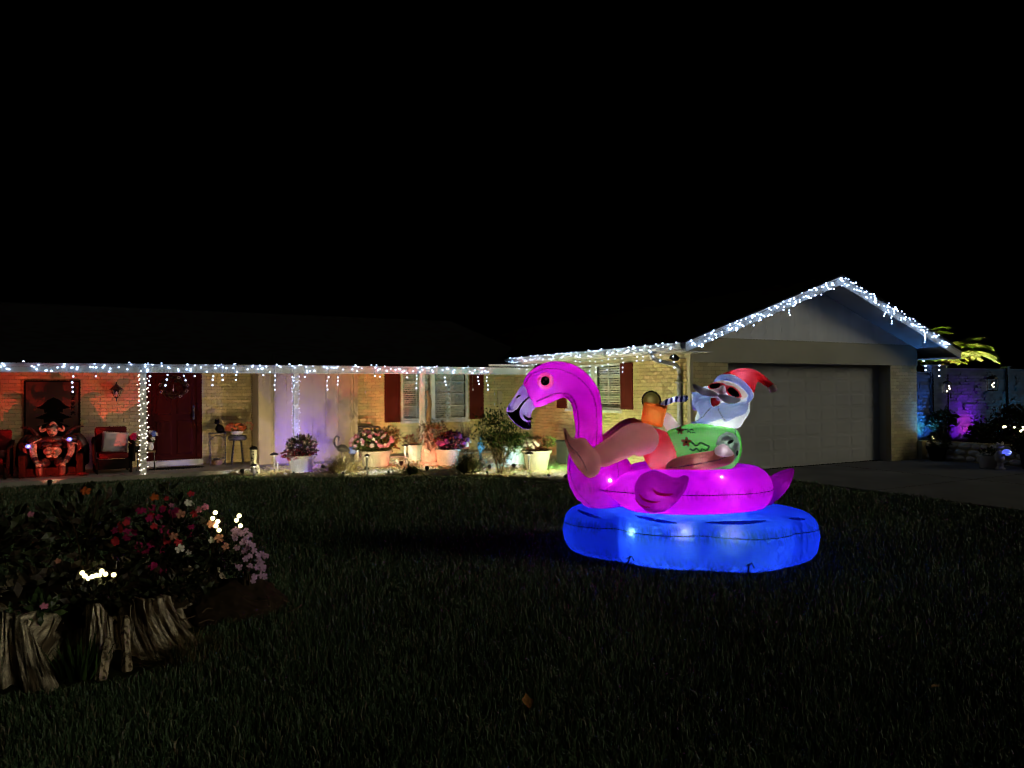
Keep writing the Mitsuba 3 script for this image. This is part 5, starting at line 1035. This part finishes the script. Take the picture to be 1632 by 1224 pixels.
def cushion(name, label, mat, at, w, h, yaw, tilt, th=.07):
    q = pillow(sg.box(-w / 2, -h / 2, w / 2, h / 2).buffer(.01), .02, .55, cap=th); q = lumpy(q, .006, 14, 3)
    m = trimesh.Trimesh(np.column_stack([q.vertices[:, 0], q.vertices[:, 2], q.vertices[:, 1]]), q.faces[:, ::-1], process=False)
    m = rot(rot(rot(m, tilt[1], (0, 0, 0), (0, 1, 0)), -tilt[0], (0, 0, 0), (1, 0, 0)), yaw); m.apply_translation(at)
    t = thing(name, label, 'cushion'); obj('cover', m, mat, t, smooth=True)
cushion('pillow', 'square white pillow leaning in the dark red armchair', 'cloth_white', (-.26, 16.33, .66), .44, .40, 6, (14, 6))
cushion('cushion', 'flat cream cushion on the armchair at the left edge', 'cloth_cream', (-2.26, 16.08, .53), .46, .16, -4, (40, 0), .06)

# banner with a pagoda
t = thing('pagoda_banner', 'tall dark banner with a black pagoda and a column of black characters', 'banner')
obj('cloth', box(-1.80, -.91, 16.955, 16.965, .16, 1.87), 'banner_cloth', t)
obj('frame', cat(box(-1.83, -1.80, 16.945, 16.975, .1, 1.90), box(-.91, -.88, 16.945, 16.975, .1, 1.90), box(-1.80, -.91, 16.945, 16.975, 1.87, 1.90)), 'wicker_dark', t)
def ink(name, g, y=16.951): obj(name, frame_of(prism(g, .003), (0, y + .003, 0), X, Z, -Y), 'ink', t)
for k, (zc, w, h) in enumerate(((1.36, .60, .20), (1.16, .64, .13), (.98, .58, .10), (.80, .70, .13))):
    c0 = -1.34; ink('pagoda_roof', sg.Polygon([(c0 - w / 2, zc), (c0 - w * .36, zc + .03), (c0 - w * .16, zc + h * .75), (c0, zc + h), (c0 + w * .16, zc + h * .75), (c0 + w * .36, zc + .03), (c0 + w / 2, zc), (c0 + w * .3, zc - .03), (c0 - w * .3, zc - .03)]))
    ink('pagoda_storey', sg.box(c0 - w * .26, zc - .10, c0 + w * .26, zc - .032))
ST_ = [[((0, 1), (1, 1)), ((.2, .75), (.5, .1)), ((.8, .8), (.5, .1)), ((.35, .6), (.7, .6))], [((0, .9), (.2, .2)), ((.2, .2), (.8, .1)), ((.85, .95), (.85, 0)), ((.1, .55), (.8, .6))], [((.1, .9), (.9, .5)), ((.7, .9), (.2, .1)), ((.1, .3), (1, .2))],
       [((0, .8), (1, .8)), ((.1, .45), (.9, .45)), ((.4, 0), (.75, .75)), ((.2, .1), (.8, 0))], [((.1, 1), (.2, .1)), ((.2, .5), (.9, .9)), ((.35, .5), (.9, .1))], [((0, .6), (1, .65)), ((.55, 1), (.5, .5)), ((.5, .6), (.05, 0)), ((.5, .6), (1, 0))]]
for i, strokes in enumerate(ST_):
    b = 1.70 - i * .098; ink('character', shapely.union_all([sg.LineString([(-1.045 + .072 * x, b + .07 * z - .0), (-1.045 + .072 * u, b + .07 * w)]).buffer(.0075) for (x, z), (u, w) in strokes]))

# seated horned statue
t = thing('warrior_statue', 'seated horned warrior statue with glowing blue orbs lit red from below', 'statue')
SX, SY = -1.30, 16.20
A = lambda *p: (SX + p[0], SY + p[1], p[2])
tor = cat(limb([A(0, .05, .42), A(0, .02, .55), A(0, .0, .66)], [.145, .155, .14], 26, 22)); tor.vertices[:, 1] = SY + (tor.vertices[:, 1] - SY) * .72
obj('torso', lumpy(tor.subdivide(), .012, 13, 2), 'bronze_skin', t, smooth=True)
for r in range(3):
    for s in (-1, 1): obj('abdomen', ball(A(s * .052, -.105 - .006 * r, .45 + r * .075), (.048, .028, .034)), 'bronze_skin', t, smooth=True)
for s in (-1, 1): obj('chest', ball(A(s * .078, -.085, .665), (.088, .055, .055)), 'armour_dark', t, smooth=True)
obj('collar', lumpy(limb([A(-.2, .02, .74), A(0, -.05, .77), A(.2, .02, .74)], [.06, .075, .06], 20, 12), .010, 12), 'armour_dark', t, smooth=True)
hd = lumpy(ball(A(0, -.06, .93), (.085, .10, .115), 3), .008, 16); obj('head', hd, 'bronze_skin', t, smooth=True)
obj('brow', limb([A(-.07, -.145, .975), A(0, -.165, .955), A(.07, -.145, .975)], [.014, .02, .014], 12, 8), 'bronze_skin', t, smooth=True)
obj('nose', limb([A(0, -.155, .95), A(0, -.185, .905), A(0, -.165, .895)], [.014, .022, .012], 10, 8), 'bronze_skin', t, smooth=True)
obj('mouth', limb([A(-.04, -.15, .865), A(0, -.165, .855), A(.04, -.15, .865)], [.008, .012, .008], 10, 8), 'ink', t, smooth=True)
for s in (-1, 1): obj('eye', ball(A(s * .035, -.15, .94), (.016, .010, .010), 1), 'ink', t)
obj('helmet', lumpy(ball(A(0, -.03, 1.0), (.10, .11, .09), 3), .008, 20), 'armour_dark', t, smooth=True)
obj('crest', limb([A(-.03, -.12, 1.04), A(.02, -.13, 1.09), A(.09, -.10, 1.03)], [.018, .022, .010], 14, 8), 'bronze_skin', t, smooth=True)
for s in (-1, 1):
    obj('horn', limb([A(s * .09, -.04, .98), A(s * .17, -.06, .93), A(s * .19, -.08, .99), A(s * .16, -.09, 1.03)], [.030, .028, .018, .006], 20, 10), 'bronze_skin', t, smooth=True)
    obj('shoulder_spike', limb([A(s * .22, .02, .82), A(s * .36, .02, .98), A(s * .52, .03, 1.0)], [.05, .035, .008], 18, 10), 'armour_dark', t, smooth=True)
    obj('pauldron', lumpy(ball(A(s * .30, .0, .76), (.12, .12, .085), 3), .010, 14), 'armour_dark', t, smooth=True)
    obj('cape', lumpy(limb([A(s * .34, .16, .86), A(s * .46, .16, .62), A(s * .50, .14, .22)], [.10, .13, .11], 24, 14), .02, 7), 'armour_dark', t, smooth=True)
    obj('trim', tube(curve([A(s * .16, -.1, .79), A(s * .30, -.13, .72), A(s * .42, -.08, .66)], 14), .013, 8), 'bronze_skin', t, smooth=True)
    arm = limb([A(s * .29, -.03, .72), A(s * .31, -.05, .56), A(s * .27, -.14, .42), A(s * .22, -.26, .34)], [.062, .060, .050, .040], 34, 14)
    obj('arm', lumpy(arm, .008, 18, 3), 'bronze_skin', t, smooth=True)
    obj('bracer', tube([A(s * .262, -.155, .41), A(s * .235, -.225, .36)], [.058, .052], 14), 'armour_dark', t, smooth=30)
    hand = [limb([A(s * .215, -.27, .335), A(s * .20, -.31, .315)], [.040, .042], 10, 10)]
    for k in range(4):
        dx = (-.030 + .020 * k); hand.append(limb([A(s * .20 + dx, -.325, .335), A(s * .195 + dx, -.365, .315 - .002 * k), A(s * .195 + dx, -.362, .280), A(s * .20 + dx, -.335, .272)], [.0115, .011, .010, .009], 14, 8))
    hand.append(limb([A(s * .175, -.30, .33), A(s * .15, -.335, .315), A(s * .165, -.36, .30)], [.012, .011, .009], 12, 8))
    obj('hand', cat(*hand), 'bronze_skin', t, smooth=True)
    obj('thigh', lumpy(limb([A(s * .10, .02, .34), A(s * .18, -.30, .30)], [.10, .085], 20, 14), .006, 12), 'armour_dark', t, smooth=True)
    obj('shin', limb([A(s * .18, -.32, .30), A(s * .18, -.34, .09)], [.075, .055], 16, 12), 'armour_dark', t, smooth=True)
for p in ((-.375, -.13, .655), (.285, -.14, .765)):
    o = ball(A(*p), .046, 2); o.vertices = o.vertices * [1, 1, .85] + [0, 0, A(*p)[2] * .15]
    obj('orb', lumpy(o, .004, 30), 'blue_glaze', t, smooth=True, emitter=glow([.22, .30, 1.5], .4))
    obj('orb_core', ball(A(p[0] + .012, p[1] - .045, p[2] + .004), .018, 1), 'led_plastic', t, emitter=glow([2.2, 2.6, 4.0], .3))
th_ = thing('statue_seat', 'dark wooden throne under the seated horned statue', 'chair')
obj('seat', rbox(-1.70, -.90, 15.98, 16.55, .08, .25, .02), 'wicker_dark', th_, smooth=30); obj('backrest', rbox(-1.74, -.86, 16.50, 16.60, .25, .92, .03), 'wicker_dark', th_, smooth=30)
for s in (-1.79, -.87): obj('arm', rbox(s - .03, s + .09, 15.92, 16.5, .08, .50, .02), 'wicker_dark', th_, smooth=30)
t = thing('rolled_fabric', 'small crumpled pale rag on the porch before the right armchair', 'rag'); obj('cloth', lumpy(ball((-.78, 15.75, .12), (.10, .06, .035), 3), .02, 9), 'cloth_red', t, smooth=True)

# wall lantern, wreath, mat
t = thing('wall_lantern', 'black carriage lantern on the red lit brick wall', 'wall lantern')
lx, ly = -.24, 16.86
obj('cap', lathe([(.135, 1.71), (.12, 1.725), (.05, 1.78), (.03, 1.79), (.03, 1.815), (0, 1.82)], 6, (lx, ly, 0)), 'black_iron', t)
obj('cage', cat(*[tube([(lx + .095 * math.cos(a), ly + .095 * math.sin(a), 1.71), (lx + .04 * math.cos(a), ly + .04 * math.sin(a), 1.555)], .007, 5) for a in np.arange(6) * PI / 3]), 'black_iron', t)
obj('glass', lathe([(.088, 1.705), (.037, 1.56)], 6, (lx, ly, 0)), 'pane_glass', t); obj('tail', cat(lathe([(0, 1.53), (.03, 1.54), (.045, 1.56), (0, 1.565)], 8, (lx, ly, 0)), tube([(lx, ly, 1.54), (lx, ly, 1.46)], [.012, .006], 6)), 'black_iron', t)
obj('bulb', ball((lx, ly, 1.64), (.022, .022, .035), 1), 'flower_white_pot', t); obj('bracket', cat(tube(curve([(lx, ly, 1.80), (lx, 16.93, 1.86), (lx, 16.985, 1.74)], 10), .010, 6), box(lx - .04, lx + .04, 16.965, 16.984, 1.62, 1.80)), 'black_iron', t)
t = thing('door_wreath', 'dark twig wreath with pale curls on the red front door', 'wreath')
r_ = np.random.default_rng(81); tw = []
for k in range(46):
    a = r_.random() * 6.28; rad = r_.uniform(.15, .25); da = r_.uniform(.5, 1.1); aa = np.linspace(a, a + da, 7); R0 = rad + np.linspace(0, r_.uniform(-.03, .08), 7)
    tw.append(tube(np.stack([.83 + R0 * np.cos(aa), 16.90 + r_.normal(0, .012) + 0 * aa, 1.76 + R0 * np.sin(aa) * .95], 1), .0045, 4))
obj('twigs', cat(*tw), 'stem_brown', t)
lv = leaves(240, (.83, 16.90, 1.76), (.23, .03, .21), .06, 82, [(.03, .03, .015), (.05, .03, .02)], .9, 2.2); put('foliage', lv, t)
for a in (.2, 1.2, 2.9, 3.6, 5.2, 5.9): 
    c = np.array([.83 + .27 * math.cos(a), 16.875, 1.75 + .22 * math.sin(a)]); obj('curl', tube([c + .035 * np.array([math.cos(q) * (1 - q / 12), 0, math.sin(q) * (1 - q / 12)]) for q in np.linspace(0, 7, 18)], .0035, 4), 'stone_pale', t)
obj('pendant', cat(ball((.82, 16.865, 1.70), (.016, .012, .035), 1), tube([(.82, 16.865, 1.73), (.82, 16.87, 1.82)], .003, 4)), 'white_trim', t)
t = thing('door_mat', 'dark oval mat before the front door step', 'door mat'); obj('mat', sa.scale(sg.Point(0, 0).buffer(1, 24), .52, .17) and frame_of(prism(sa.scale(sg.Point(0, 0).buffer(1, 24), .52, .17), .014), (.86, 16.30, .081), X, Y, Z), 'black_rubber', t)

# plant stand with a cat, stool with orange flowers, stand by the post
t = thing('iron_stand', 'tall black wire plant stand carrying the dark cat figure', 'plant stand')
sx, sy, w = 1.66, 16.62, .15
for a, b in ((-1, -1), (1, -1), (-1, 1), (1, 1)): obj('leg', tube([(sx + a * w, sy + b * .12, .08), (sx + a * w, sy + b * .12, .755)], .0075, 6), 'black_iron', t)
obj('top', box(sx - w - .02, sx + w + .02, sy - .14, sy + .14, .755, .77), 'black_iron', t)
obj('shelf', box(sx - w, sx + w, sy - .12, sy + .12, .215, .226), 'black_iron', t)
obj('arch', tube(curve([(sx - w, sy - .12, .62), (sx - w * .6, sy - .12, .69), (sx, sy - .12, .72), (sx + w * .6, sy - .12, .69), (sx + w, sy - .12, .62)], 16), .006, 5), 'black_iron', t)
for s in (-1, 1): obj('scroll', tube([np.array([sx + s * (w - .035) + .03 * math.cos(q) * (1 - q / 10), sy - .12, .66 + .03 * math.sin(q) * (1 - q / 10)]) for q in np.linspace(0, 6.5, 16)], .005, 5), 'black_iron', t)
t = thing('cat_figure', 'dark seated cat figure on top of the wire plant stand', 'figurine')
obj('body', limb([(1.70, 16.62, .77), (1.71, 16.62, .84), (1.67, 16.60, .95)], [.10, .095, .055], 26, 16), 'ink', t, smooth=True)
obj('head', ball((1.655, 16.585, 1.0), (.052, .055, .048)), 'ink', t, smooth=True)
for s in (-1, 1): obj('ear', lathe([(.018, 0), (.012, .02), (0, .042)], 8, (1.655 + s * .030, 16.59, 1.03)), 'ink', t)
obj('tail', tube(curve([(1.78, 16.6, .79), (1.82, 16.54, .785), (1.76, 16.5, .785)], 12), .014, 8), 'ink', t, smooth=True)
t = thing('wicker_basket', 'small brown lidded basket on the lower shelf of the wire stand', 'basket')
obj('bowl', lathe([(0, .085), (.085, .09), (.10, .12), (.10, .18), (.085, .195), (0, .196)], 20, (1.66, 16.58, 0)), 'old_wood', t, smooth=40); obj('lid', lathe([(.09, .196), (.06, .207), (.02, .211), (.018, .213), (0, .214)], 18, (1.66, 16.58, 0)), 'stem_brown', t, smooth=40)
t = thing('stool', 'round grey padded stool with thin black legs', 'stool')
obj('seat', lathe([(0, .60), (.17, .60), (.19, .62), (.195, .66), (.18, .70), (0, .71)], 28, (2.06, 16.55, 0)), 'gunmetal', t, smooth=40)
for a in (.8, 2.3, 3.9, 5.4): obj('leg', tube([(2.06 + .10 * math.cos(a), 16.55 + .10 * math.sin(a), .61), (2.06 + .18 * math.cos(a), 16.55 + .18 * math.sin(a), .08)], .011, 6), 'black_iron', t)
t = thing('flower_bowl', 'white bowl of orange flowers on the grey stool', 'flower bowl')
obj('bowl', lathe([(0, .711), (.10, .712), (.135, .78), (.14, .80), (.12, .79), (0, .785)], 24, (2.05, 16.55, 0)), 'flower_white_pot', t, smooth=40)
put('foliage', leaves(160, (2.08, 16.54, .87), (.20, .14, .09), .06, 83, BRZ, .3, 2.2), t)
for i, p in enumerate(ell(30, (2.02, 16.53, .86), (.19, .15, .09), 84, -.5)): obj('flower', blossom(p, .042, (-.1, -.9, .4), 300 + i), 'petal_orange', t)
for i, p in enumerate(ell(9, (2.27, 16.53, .89), (.10, .1, .10), 85, -.5)): obj('flower', blossom(p, .034, (-.1, -.9, .4), 340 + i), 'terracotta', t)
t = thing('side_table', 'small dark side table half hidden behind the light wrapped post', 'side table')
obj('top', rbox(.12, .46, 16.1, 16.42, .44, .475, .01), 'old_wood', t, smooth=30)
for a, b in ((.15, 16.13), (.43, 16.13), (.15, 16.39), (.43, 16.39)): obj('leg', tube([(a, b, .44), (a + (.02 if a > .3 else -.02), b, .08)], .012, 6), 'black_iron', t)
t = thing('flower_vase', 'pale vase of white blue and pink flowers behind the post', 'flower vase')
obj('vase', lathe([(0, .476), (.05, .477), (.075, .54), (.06, .60), (.07, .64), (.055, .635), (0, .6)], 18, (.36, 16.26, 0)), 'flower_white_pot', t, smooth=40)
for i, p in enumerate(ell(24, (.28, 16.24, .75), (.24, .14, .11), 86, -.6)): obj('flower', blossom(p, .046, (-.1, -.9, .4), 360 + i), 'petal_magenta' if p[0] < .12 else ('petal_white', 'blue_glaze', 'petal_white', 'petal_white')[i % 4], t)
put('foliage', leaves(80, (.28, 16.26, .70), (.18, .12, .09), .06, 87, GRN, .3, 2.2), t)
t = thing('box_lantern', 'small black box lantern on the table left of the post', 'lantern'); obj('body', rbox(.06, .17, 16.02, 16.12, .46, .58, .008), 'black_paint', t, smooth=30); obj('ring', tube([(.115 + .03 * math.cos(q), 16.07, .60 + .03 * math.sin(q)) for q in np.linspace(0, 2 * PI, 16)], .004, 5), 'black_iron', t)
# ------------------------------------------------------------------ right of the garage: fence, raised bed, palm
FY = 10.36
t = thing('fence', 'tall blue lit fence of narrow stacked boards beside the garage', 'fence')
obj('panel', cat(box(15.93, 16.70, FY, FY + .05, 0, 1.97), box(17.30, 24.0, FY, FY + .05, 0, 2.07)), 'fence_paint', t)
r_ = np.random.default_rng(90); bb = []
for z in np.arange(.06, 2.0, .078):
    for a, b in ((15.93, 16.70), (17.30, 24.0)):
        x = a - r_.random() * .4
        while x < b:
            L = r_.uniform(.3, .75); x0, x1 = max(x, a), min(x + L - .012, b)
            if x1 - x0 > .05 and z < (1.88 if a < 16 else 2.0): bb.append(box(x0, x1, FY - r_.uniform(.012, .055), FY + .001, z, z + .066))
            x += L
obj('stacked_board', cat(*bb), 'fence_paint', t, kind='stuff')
obj('top_rail', cat(box(15.93, 16.70, FY - .035, FY + .07, 1.97, 2.0), box(17.30, 24, FY - .035, FY + .07, 2.07, 2.10)), 'fence_paint', t)
for x0, x1 in ((16.70, 17.30), (19.92, 20.0)):
    p = obj('post', box(x0, x1, FY - .07, FY + .10, 0, 2.14), 'fence_paint', t)
    obj('post_cap', box(x0 - .03, x1 + .03, FY - .10, FY + .13, 2.14, 2.17), 'fence_paint', p)
for x in (16.74, 17.33, 19.9): obj('edge_strip', box(x - .015, x + .015, FY - .085, FY - .072, .05, 1.95), 'black_paint', t)
def hanging_lantern(label, x, z, s, seed):
    q = thing('hanging_lantern', label, 'lantern', 'black lanterns hanging on the blue fence'); y = FY - .18
    obj('roof', lathe([(.10 * s, z + .10 * s), (.09 * s, z + .13 * s), (.05 * s, z + .16 * s), (0, z + .17 * s)], 8, (x, y, 0)), 'black_iron', q)
    obj('base', lathe([(0, z - .13 * s), (.085 * s, z - .13 * s), (.085 * s, z - .11 * s), (0, z - .11 * s)], 8, (x, y, 0)), 'black_iron', q)
    for a in np.arange(4) * PI / 2 + .6: obj('bar', tube([(x + .08 * s * math.cos(a), y + .08 * s * math.sin(a), z - .12 * s), (x + .08 * s * math.cos(a), y + .08 * s * math.sin(a), z + .11 * s)], .006, 5), 'black_iron', q)
    obj('hook', tube(curve([(x, y, z + .17 * s), (x, y + .05, z + .24 * s), (x, FY - .03, z + .22 * s)], 8), .006, 5), 'black_iron', q)
    r = np.random.default_rng(seed)
    for k in range(3): obj('bulb', ball((x + r.uniform(-.04, .04), y - .02 + r.uniform(-.03, .03), z - .07 + .055 * k + r.uniform(-.015, .015)), .020, 2), 'led_plastic', q, emitter=glow([7.0, 6.0, 3.6], .5))
hanging_lantern('black candle lantern on the broad fence post near the garage', 17.13, 1.62, 1.0, 1)
hanging_lantern('larger black candle lantern on the boards further right', 19.02, 1.70, 1.3, 2)
# raised bed: cobbled wall along the drive
t = thing('raised_bed', 'low raised bed walled with rounded pale stones along the drive', 'raised bed')
obj('backing', cat(box(16.16, 16.30, 4.0, 10.2, -.05, .42), box(15.93, 16.16, 10.06, 10.2, -.05, .42)), 'mortar', t)
obj('bed_soil', box(16.30, 24, 4, FY - .04, -.05, .36), 'soil', t)
for iz in range(3):
    y = 4.0 + .1 * iz
    while y < 10.05:
        L = r_.uniform(.16, .30); s_ = ball((16.15, y + L / 2, .07 + iz * .135), (.055, L / 2 - .008, .062), 2)
        obj('stone', lumpy(s_, .012, 9, int(y * 50) % 97), 'stone_pale', t, smooth=True); y += L
def round_bush(name, label, x, y, z, r, n, seed, cols):
    q = thing(name, label, 'bush')
    obj('stem', cat(*[tube(curve([(x + .02 * k, y, .3), (x + .06 * (k - 1), y + .03, z - r * .3), (x + .2 * (k - 1), y, z + r * .3)], 8), np.linspace(.02, .006, 8), 6) for k in range(3)]), 'stem_brown', q)
    put('foliage', leaves(n, (x, y, z), (r, r * .8, r * .85), .075, seed, cols, .25, 1.8, clump=26), q)
round_bush('round_bush', 'round dark bush before the blue lit fence corner', 16.62, 10.02, .82, .34, 1500, 92, DRK)
round_bush('round_bush', 'broad dark bush right of the purple light', 18.15, 9.35, .72, .62, 2600, 93, DRK)
round_bush('low_bush', 'low dark bush under the purple light', 17.2, 9.45, .52, .36, 1100, 94, DRK)
round_bush('shrub', 'open shrub lit teal at the right edge', 19.4, 9.4, .95, .40, 700, 95, [(.05, .09, .06)])
round_bush('flowering_shrub', 'small leafy plant lit purple against the fence', 18.05, 10.0, .40, .18, 200, 96, [(.14, .10, .14), (.10, .10, .08)])
spot_lamp('blue_spotlight', 'blue spotlight at the foot of the fence corner', (16.22, 10.02, .60), (16.20, FY, 1.05), (.05, .28, 1.0), 6.0, 80, 40, 6.0)
spot_lamp('purple_spotlight', 'purple spotlight at the middle of the fence', (18.05, 9.85, .60), (18.05, FY, .78), PURPLE, 14.0, 62, 6, 6.0)
spot_lamp('teal_spotlight', 'teal spotlight in the bed at the right edge', (20.0, 9.5, .40), (20.2, FY, 1.2), (.03, .45, .60), 1.8, 75, 40, 2.0)
# fairy lights, lit figure and pots by the drive
t = thing('fairy_lights', 'warm white fairy lights strung through the shrub at the right edge', 'string lights')
fp = np.array([(15.35, 8.02, .83), (15.32, 8.0, .845), (15.38, 8.0, .84), (15.70, 8.0, .82), (15.88, 7.95, .76), (15.84, 7.95, .745), (15.82, 7.95, .72), (15.92, 7.95, .77), (16.05, 7.9, .66), (16.12, 8.05, .81), (16.22, 8.05, .79), (16.16, 7.9, .72), (16.3, 8.0, .80)])
obj('cable', tube(curve(fp, 60), .002, 4), 'black_iron', t)
for p in fp: obj('bulb', {'type': 'sphere', 'center': p.tolist(), 'radius': .020, 'bsdf': {'type': 'ref', 'id': 'led_plastic'}, 'emitter': glow([3.6, 3.3, 1.9], .3)}, None, t)
round_bush('shrub', 'dark shrub holding the fairy lights by the drive', 15.98, 8.0, .52, .30, 900, 97, DRK)
t = planter('planter', 'squat pale pot at the drive edge beside the blue ball figure', 15.30, 8.28, .20, .15, .26, 'stone_pale', z=0)
put('foliage', leaves(160, (15.30, 8.28, .30), (.18, .16, .10), .06, 98, DRK, .3, 2.0), t)
t = planter('planter', 'dark pot in the shade at the drive edge right of the blue ball figure', 15.75, 7.7, .22, .17, .34, 'black_rubber', z=0)
put('foliage', leaves(160, (15.75, 7.7, .40), (.2, .18, .14), .06, 99, DRK, .3, 2.0), t)
t = planter('planter', 'dark plant pot at the garage corner', 16.0, 9.75, .20, .15, .30, 'black_rubber', z=0)
put('foliage', leaves(420, (16.02, 9.72, .42), (.24, .22, .20), .07, 101, DRK, .3, 2.0), t)
t = thing('ball_figure', 'small eared animal figure holding a glowing blue ball', 'garden ornament')
bx_, by_ = 15.22, 8.02
obj('base', lathe([(0, 0), (.09, .0), (.085, .03), (.06, .05), (.055, .12), (0, .13)], 16, (bx_, by_, 0)), 'stone_statue', t, smooth=40)
obj('body', lumpy(limb([(bx_, by_, .12), (bx_, by_ + .01, .24), (bx_, by_ + .02, .38)], [.075, .085, .06], 20, 14), .006, 20), 'stone_statue', t, smooth=True)
obj('head', lumpy(ball((bx_, by_, .47), (.075, .07, .05), 3), .005, 20), 'stone_statue', t, smooth=True)
for s in (-1, 1):
    obj('ear', limb([(bx_ + s * .06, by_, .49), (bx_ + s * .085, by_, .525), (bx_ + s * .08, by_, .545)], [.028, .026, .012], 12, 10), 'stone_statue', t, smooth=True)
    obj('paw', limb([(bx_ + s * .08, by_ - .02, .28), (bx_ + s * .10, by_ - .09, .29), (bx_ + s * .06, by_ - .13, .30)], [.026, .024, .02], 12, 8), 'stone_statue', t, smooth=True)
    obj('eye', ball((bx_ + s * .026, by_ - .066, .48), .010, 1), 'ink', t)
obj('ball', lumpy(ball((bx_, by_ - .12, .345), (.085, .075, .065), 3), .004, 30), 'blue_glaze', t, smooth=True, emitter=glow([.10, .14, .85], .4))
for k in range(7):
    a = k * 2.4; obj('spark', ball((bx_ + .05 * math.cos(a) * (k / 7) ** .5, by_ - .19 + .01 * (k % 3), .335 + .042 * math.sin(a) * (k / 7) ** .5), .009, 1), 'led_plastic', t, emitter=glow([1.4, 1.9, 4.0], .15))
t = thing('small_light', 'tiny warm lights low at the garage corner', 'string lights')
for p in ((16.06, 9.9, .52), (16.10, 9.9, .47), (16.07, 9.88, .43), (16.16, 9.92, .46)): obj('bulb', ball(p, .016, 1), 'led_plastic', t, emitter=glow([3.5, 2.9, 1.2], .2))
obj('wire', tube([(16.06, 9.9, .52), (16.10, 9.9, .47), (16.07, 9.88, .43), (16.06, 9.9, .2)], .002, 4), 'black_iron', t)

# palm behind the fence
PALM = [(.09, .13, .03), (.07, .11, .025), (.12, .15, .04)]
t = thing('palm_tree', 'feathery palm lit yellow green from below behind the fence', 'palm tree')
px_, py_, pz_ = 20.0, 12.0, 2.40
obj('trunk', lathe([(.16, -.1), (.13, .6), (.11, 1.4), (.10, 2.25), (0, 2.3)], 14, (px_, py_, 0)).subdivide(), 'bark_root', t, smooth=True)
def frond(az, L, rise, sag, seed, dark=1.0):
    r = np.random.default_rng(seed); d = np.array([math.cos(az), math.sin(az), 0]); s = np.linspace(0, 1, 46)
    p = np.array([px_, py_, pz_]) + d * (L * s * (1 - .18 * s))[:, None] + Z * (rise * s - sag * s ** 2)[:, None]
    sd = np.cross(d, Z); V, F, Cc = [], [], []
    for i in range(3, 46):
        tg = p[min(i + 1, 45)] - p[i - 1]; tg /= np.linalg.norm(tg)
        ll = .46 * math.sin(PI * (.10 + .86 * s[i])) ** .7 * r.uniform(.85, 1.1)
        for q in (-1, 1):
            dr = sd * q * .80 + tg * .62 + Z * r.uniform(-.10, .20); dr /= np.linalg.norm(dr); w = np.cross(dr, Z); w = w / np.linalg.norm(w) * .013; o = len(V)
            e = p[i] + dr * ll - Z * ll * .22; m = p[i] + dr * ll * .55
            V += [p[i] - w * .5, p[i] + w * .5, m - w, m + w, e]; F += [[o, o + 1, o + 3], [o, o + 3, o + 2], [o + 2, o + 3, o + 4]]; Cc.append(np.array(PALM[r.integers(3)]) * dark * r.uniform(.8, 1.2))
    rb = tube(p, np.linspace(.02, .004, 46), 5); nv = len(V)
    m = cat(trimesh.Trimesh(np.array(V), np.array(F), process=False), rb); c = np.vstack([np.repeat(Cc, 5, 0), np.tile([[.10, .11, .03]], (len(rb.vertices), 1))])
    return m, c
for k, (az, L, rise, sag) in enumerate(((-.15, 1.9, .75, .75), (.25, 2.0, .55, .62), (-.6, 1.7, .9, .85), (3.0, 1.5, .70, .80), (3.6, 1.5, 1.0, .95), (-1.3, 1.4, 1.15, .9), (4.2, 1.5, 1.2, .9), (2.4, 1.5, 1.25, .8), (1.2, 1.5, 1.3, .8), (-.35, 1.5, 1.35, .75), (.05, 1.7, .95, .8), (-.9, 1.6, .8, .9), (3.3, 1.7, .55, .7), (2.9, 1.8, 1.0, 1.0), (-1.8, 1.2, 1.2, .9), (.6, 1.8, .75, .7))):
    put('frond', frond(az, L, rise, sag, 400 + k), t)
t = thing('palm_tree', 'dark palm crown barely seen above the lit palm', 'palm tree')
px_, py_, pz_ = 22.6, 15.0, 3.0
obj('trunk', lathe([(.16, -.1), (.13, .9), (.11, 2.0), (.10, 3.0), (0, 3.05)], 14, (px_, py_, 0)).subdivide(), 'bark_root', t, smooth=True)
for k in range(9): put('frond', frond(k * .7, 1.9, .9 + .25 * (k % 3), .8, 430 + k, .5), t)
spot_lamp('palm_spotlight', 'warm spotlight behind the fence shining up into the palm', (20.2, 10.75, 1.0), (20.4, 11.9, 2.7), (1.0, .95, .20), 420, 62, 40, 9.0)
spot_lamp('palm_spotlight', 'second warm spotlight behind the fence shining into the palm from the right', (21.6, 10.85, 1.0), (20.6, 11.9, 2.7), (1.0, .95, .20), 260, 62, 40, 7.0)
